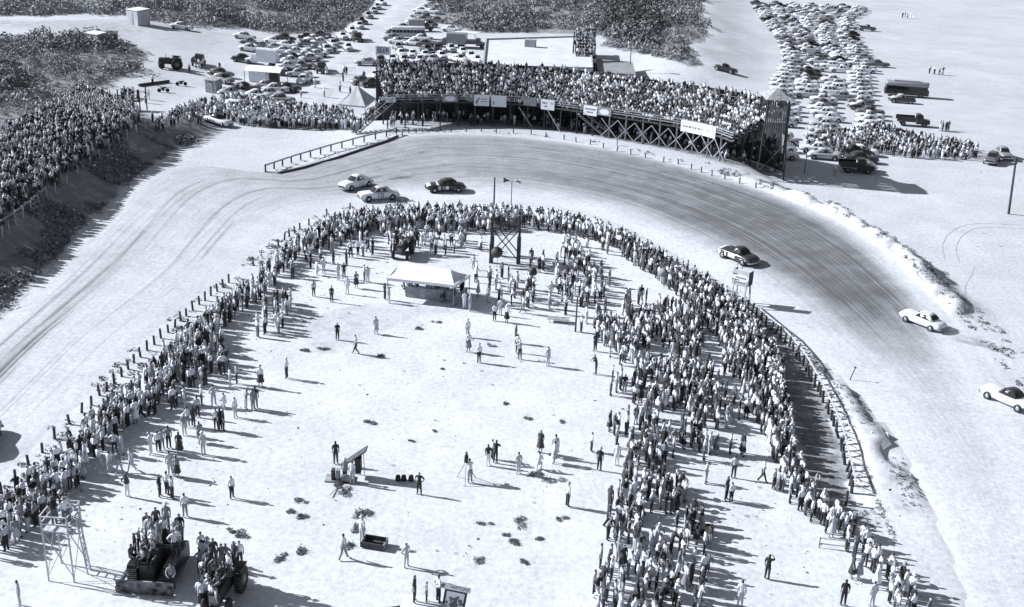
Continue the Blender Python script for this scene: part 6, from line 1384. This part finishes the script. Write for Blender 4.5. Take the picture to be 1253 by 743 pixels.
# people on their own in the open infield: x, y of the feet, shirt tone, trouser tone, pose
W_, P_, G_, D_, K_ = 0, 1, 2, 4, 5
SOLO = [(413, 416, K_, K_, 'stand'), (460, 409, P_, P_, 'skirt'), (436, 433, W_, D_, 'walk'), (351, 463, W_, D_, 'stand'), (319, 474, W_, D_, 'skirt'), (573, 431, W_, G_, 'skirt'), (572, 413, W_, P_, 'stand'), (586, 444, W_, K_, 'stand'), (631, 420, D_, D_, 'stand'), (636, 440, P_, D_, 'lean'), (633, 432, W_, D_, 'stand'), (670, 448, P_, P_, 'stand'), (728, 430, D_, D_, 'stand'), (729, 458, D_, D_, 'lean'), (732, 402, G_, D_, 'stand'),
        (661, 554, D_, D_, 'skirt'), (679, 560, P_, W_, 'skirt'), (754, 548, P_, D_, 'stand'), (733, 576, K_, K_, 'stand'), (156, 608, D_, W_, 'hips'), (122, 575, W_, P_, 'walk'), (135, 580, W_, P_, 'walk'), (146, 580, G_, P_, 'walk'), (162, 577, P_, P_, 'walk'), (196, 608, D_, D_, 'stand'), (205, 606, W_, D_, 'stand'), (211, 611, P_, D_, 'stand'), (209, 582, P_, P_, 'stand'), (217, 585, G_, D_, 'skirt'), (284, 610, W_, K_, 'stand'), (227, 633, W_, G_, 'stand'), (25, 742, P_, P_, 'stand'), (25, 657, W_, K_, 'stand'), (93, 597, P_, D_, 'stand'), (86, 599, W_, D_, 'stand'),
        (420, 685, P_, G_, 'walk'), (497, 694, P_, P_, 'hips'), (443, 664, W_, P_, 'stand'), (513, 605, K_, K_, 'hips'), (431, 592, W_, P_, 'stand'), (422, 588, G_, G_, 'stand'), (411, 568, D_, D_, 'stand'), (597, 570, D_, W_, 'stand'), (606, 567, K_, D_, 'lean'), (602, 562, W_, D_, 'stand'), (694, 620, W_, D_, 'stand'), (634, 580, P_, P_, 'stand'), (659, 576, W_, W_, 'crouch'), (678, 567, W_, P_, 'skirt'), (754, 570, W_, W_, 'stand'), (932, 590, W_, D_, 'walk'), (938, 709, K_, K_, 'shade'), (894, 615, W_, K_, 'stand'), (888, 612, D_, K_, 'stand'), (860, 708, W_, K_, 'stand'), (897, 585, P_, D_, 'stand'), (905, 742, W_, P_, 'stand'), (1041, 708, D_, D_, 'skirt'), (1050, 709, G_, G_, 'skirt'), (1031, 741, K_, K_, 'stand'), (1066, 742, P_, P_, 'stand'), (946, 598, P_, D_, 'stand'), (955, 602, W_, D_, 'stand'), (950, 600, P_, G_, 'stand'),
        (262, 497, P_, P_, 'hips'), (226, 502, W_, P_, 'stand'), (247, 496, W_, D_, 'stand'), (242, 511, P_, D_, 'stand'), (230, 523, W_, G_, 'stand'), (237, 522, D_, D_, 'stand'), (226, 533, G_, P_, 'stand'), (245, 542, G_, G_, 'skirt'), (249, 557, P_, P_, 'stand'), (265, 526, W_, D_, 'stand'), (274, 528, K_, K_, 'stand'), (270, 527, D_, K_, 'stand'), (276, 500, W_, W_, 'crouch'), (288, 511, W_, P_, 'stand'), (301, 501, G_, P_, 'lean'), (310, 502, G_, G_, 'stand'), (313, 500, D_, G_, 'stand'), (220, 557, D_, D_, 'skirt'), (185, 556, W_, W_, 'stand'), (194, 553, W_, K_, 'stand'), (199, 551, P_, G_, 'stand'), (207, 549, G_, D_, 'stand'), (282, 473, W_, P_, 'stand'), (232, 474, W_, K_, 'stand'), (236, 474, W_, K_, 'stand'), (248, 471, W_, W_, 'walk'), (290, 470, P_, D_, 'stand'), (150, 557, P_, P_, 'stand'), (141, 556, W_, D_, 'hips'),
        (438, 313, W_, K_, 'stand'), (441, 300, W_, W_, 'stand'), (448, 300, P_, P_, 'stand'), (424, 325, D_, D_, 'shade'), (408, 323, D_, D_, 'stand'), (403, 307, K_, K_, 'stand'), (421, 341, D_, D_, 'stand'), (414, 343, P_, P_, 'stand'), (396, 335, W_, P_, 'stand'), (388, 337, W_, W_, 'skirt'), (450, 346, P_, P_, 'stand'), (446, 345, W_, G_, 'stand'), (436, 353, G_, D_, 'skirt'), (425, 360, W_, W_, 'stand'), (384, 363, P_, D_, 'stand'), (406, 370, D_, K_, 'stand'), (471, 367, K_, K_, 'stand'), (476, 371, P_, W_, 'stand'), (529, 303, P_, D_, 'stand'), (564, 300, W_, K_, 'stand'), (569, 297, G_, D_, 'stand'), (583, 338, W_, D_, 'stand'), (579, 330, W_, P_, 'stand'), (599, 357, D_, D_, 'stand'), (605, 393, W_, K_, 'stand'), (620, 395, W_, K_, 'skirt'), (612, 386, W_, P_, 'stand'), (640, 383, W_, G_, 'walk'), (568, 378, W_, W_, 'stand'), (575, 381, P_, P_, 'stand')]
for x, y, s, q, pose in SOLO:
    p = Rp(x, y); put(p.x, p.y, p.z, rng.uniform(-3.1, 3.1) if rng.random() < .5 else rng.normal(0, .6), (pose, s, q, (int(rng.choice([0, 1])) if rng.random() < .12 else -1), float(rng.normal(1, .04))), 'open sand', True, vis=2.5)
# riders and people on platforms
def riders(root, spots, area, sc_=1.0):
    mw = root.matrix_world
    for x, y, z, pose in spots:
        p = mw @ Vector((x, y, z)); d = rand_dress(.05); put(p.x, p.y, p.z, root.rotation_euler.z - math.pi / 2 + rng.normal(0, .5), d, area, True, pose=pose, vis=2.6)
riders(BD, [(1.05, -.25, 1.30, 'sit'), (1.0, .3, 1.30, 'sit'), (.2, -1.05, 1.13, 'stand'), (-.4, -1.0, 1.13, 'hips'), (-.7, .95, 1.13, 'stand'), (-1.2, 1.1, 1.13, 'stand'), (-1.5, .8, 1.13, 'shade'), (-1.0, .25, 1.46, 'stand'), (-.75, -.35, 1.46, 'stand'), (-.5, .1, 1.46, 'stand'), (-1.6, -.4, 1.7, 'stand'), (-1.55, .25, 1.98, 'stand'), (-1.35, -.75, 1.46, 'stand'), (-1.7, -1.0, 1.13, 'stand'), (1.75, 1.55, .30, 'lean'), (.0, 0, 1.86, 'sit'), (.6, -.15, 1.75, 'sit'), (.75, .25, 1.7, 'sit'), (-.2, -.7, 1.13, 'stand'), (-.1, 1.15, 1.13, 'hips'), (-.45, 1.2, 1.13, 'stand'), (.75, -1.1, 1.13, 'sit'), (-1.8, .9, 1.13, 'stand'), (-1.25, 0, 1.46, 'stand')], 'bulldozer')
riders(TRB, [(-.7, -.85, 1.82, 'stand'), (-.75, .85, 1.82, 'stand'), (-.5, .6, 1.82, 'stand'), (-.3, -.9, 1.82, 'sit'), (.4, 0, 1.18, 'sit'), (1.0, .05, 1.16, 'sit'), (-.8, .1, 1.3, 'stand'), (-.2, .3, 1.25, 'stand'), (-.85, -.4, 1.3, 'stand'), (-1.15, .4, 1.2, 'stand'), (-1.1, -.2, 1.2, 'hips')], 'wheeled tractor')
for x, y in [(246, 702), (250, 716), (254, 728), (246, 740), (258, 742), (266, 750), (251, 692), (247, 680), (254, 706), (250, 722), (256, 735), (246, 692), (260, 747), (249, 744), (255, 686)]:
    p = Rp(x, y); put(p.x, p.y, p.z, rng.normal(0, .6), rand_dress(), 'wheeled tractor', True, vis=2.0)
riders(TRM, [(-.7, -.85, 1.40, 'sit'), (-.7, .85, 1.40, 'sit'), (.5, 0, 1.2, 'sit'), (-.8, .2, .9, 'sit'), (-.5, -.3, 1.3, 'stand'), (1.2, .1, 1.15, 'sit')], 'small tractor')
for k, (dx, dy) in enumerate([(-.45, .3), (-.1, .45), (.3, .3), (-.25, -.25), (.4, -.2)]):
    c, s_ = math.cos(rzt), math.sin(rzt); put(TC.x + dx * c - dy * s_, TC.y + dx * s_ + dy * c, TC.z + 3.39, rng.normal(.3, .5), rand_dress(), 'lookout tower', True, pose=('lean', 'stand', 'stand', 'stand', 'hips')[k], vis=2.6)
for k in range(9): put(SCC.x + rng.uniform(-1.2, 1.2), SCC.y + rng.uniform(-1.0, 1.0), SCC.z + 3.94, rng.normal(0, .7), rand_dress(), 'camera scaffold', True, vis=2.0)
riders(PV, [(-.55, .2, 1.04, 'stand'), (.1, .35, 1.04, 'stand'), (.75, .4, 1.04, 'hips')], 'billboard trailer')
# tripod cameras
def tripod(px, py, label, hh=1.5):
    p = Rp(px, py); t = empty('tripod_camera', p)
    for k in range(3): a = .5 + k * 2.094; MB().bar((.75 * math.cos(a), .75 * math.sin(a), 0), (0, 0, hh), .028, 0, 5).build('leg', M['wood'], t)
    MB().box((0, 0, hh + .16), (.26, .5, .34)).build('camera_body', M['black'], t); m = MB(); m.lathe([(.0, .25), (.09, .24), (.09, .5), (.0, .5)], (0, 0, hh + .16), 'y', 10); m.build('lens', M['black'], t); m = MB(); m.lathe([(.0, -.07), (.2, -.07), (.2, .07), (0, .07)], (0, .0, hh + .5), 'x', 12); m.build('film_magazine', M['black'], t); tag(t, label, 'camera')
tripod(570, 588, 'tripod movie camera with an operator alone in the open infield'); p = Rp(575, 591); put(p.x, p.y, p.z, .35, ('lean', W_, G_, -1, 1.02), 'tripod camera', True, vis=3)
tripod(648, 368, 'tripod camera standing by the people past the tent'); tripod(530, 300, 'tripod camera behind the front row, beyond the small tractor')
cand.sort(key=lambda c: -c[0]); ind, rest = cand[:300], cand[300:]
tag(link('crowd', bake_crowd('crowd', [c[1] for c in rest])), 'packed spectators filling the grandstand, the dunes and the infield rail', 'crowd', kind='stuff')
for sz, it, area, single in ind: person(*it, area)
print('people', len(cand), 'mass', len(rest), 'smallest individual', ind[-1][0])
# ================================================================== LABELS
LANDM = [('the lookout tower', TC), ('the bulldozer', bd), ('the broken cart', wr), ('the tripod', Rp(570, 588)), ('the canvas tent', TENT_C), ('the billboard', pb), ('the open crate', Rp(458, 668)), ('the cot', COT), ('the tall marker post', Rp(704, 406)), ('the small tractor', Rp(493, 312)), ('the camera scaffold', SCC), ('the blanket', Rp(855, 648)), ('the hurdle', Rp(1020, 672)), ('the infield fence', Rp(206, 440))]
byk = {}
for o, d, pose, where, x, y in people:
    if where == 'open sand':
        nm, c = min(LANDM, key=lambda l: (l[1].x - x) ** 2 + (l[1].y - y) ** 2); byk.setdefault((d, pose, 'near', nm), []).append((math.hypot(c.x - x, c.y - y), o))
    elif where in ('bulldozer', 'wheeled tractor', 'small tractor', 'lookout tower', 'camera scaffold', 'billboard trailer', 'tripod camera', 'crowd under the tent'): byk.setdefault((d, pose, 'on', where), []).append((x, o))
    else: byk.setdefault((d, '', 'in', where), []).append((y, o))
GROUPN = {'bulldozer': 'people riding the bulldozer', 'wheeled tractor': 'people on the wheeled tractor', 'small tractor': 'people on the small tractor', 'lookout tower': 'men on the lookout tower', 'camera scaffold': 'people on the camera scaffold', 'billboard trailer': 'men on the trailer', 'open sand': 'people in the open infield'}
for (d, pose, rel, nm), lst in byk.items():
    lst.sort(key=lambda t: t[0]); d = d.replace('dark grey', 'dark-grey').replace(' and ', ', ').replace(', hat on', ', hat')
    for k, (_, o) in enumerate(lst):
        many = len(lst) > 1; b = d + (', ' + pose if pose else '')
        if rel == 'near': o['label'] = f'{b}, ' + (f'{ordw(k + 1)} such nearest {nm}' if many else f'nearest {nm}'); o['group'] = 'people in the open infield'
        elif rel == 'on':
            prep = {'tripod camera': 'working the', 'crowd under the tent': 'in the', 'lookout tower': 'up on the', 'camera scaffold': 'up on the'}.get(nm, 'at the')
            o['label'] = f'{b}, {prep} {nm}' + (f', {ordw(k + 1)} such from picture left' if many else ''); o['group'] = GROUPN.get(nm, 'people in the infield')
        else: o['label'] = f'{b}, {ordw(k + 1)} such from the bottom, {nm}'; o['group'] = 'people in the ' + nm
byc = {}
for o, d, grp, where, x, y in cars:
    if isinstance(where, tuple): o['label'] = f'{d}, {ordw(where[2] + 1)} across, beach lot\'s {ordw(where[1] + 1)} row from the crowd'
    else: byc.setdefault((d, where), []).append((y, o))
for (d, where), lst in byc.items():
    for k, (_, o) in enumerate(sorted(lst, key=lambda t: t[0])): o['label'] = f'{d}, {ordw(k + 1)} such from the near end of the {where}' if len(lst) > 1 else f'{d}, the only such in the {where}'

for o in COL.objects:
    l = o.get('label')
    if l and o.parent is None and len(l.replace(',', ' ').split()) > 16: print('LONG', l)
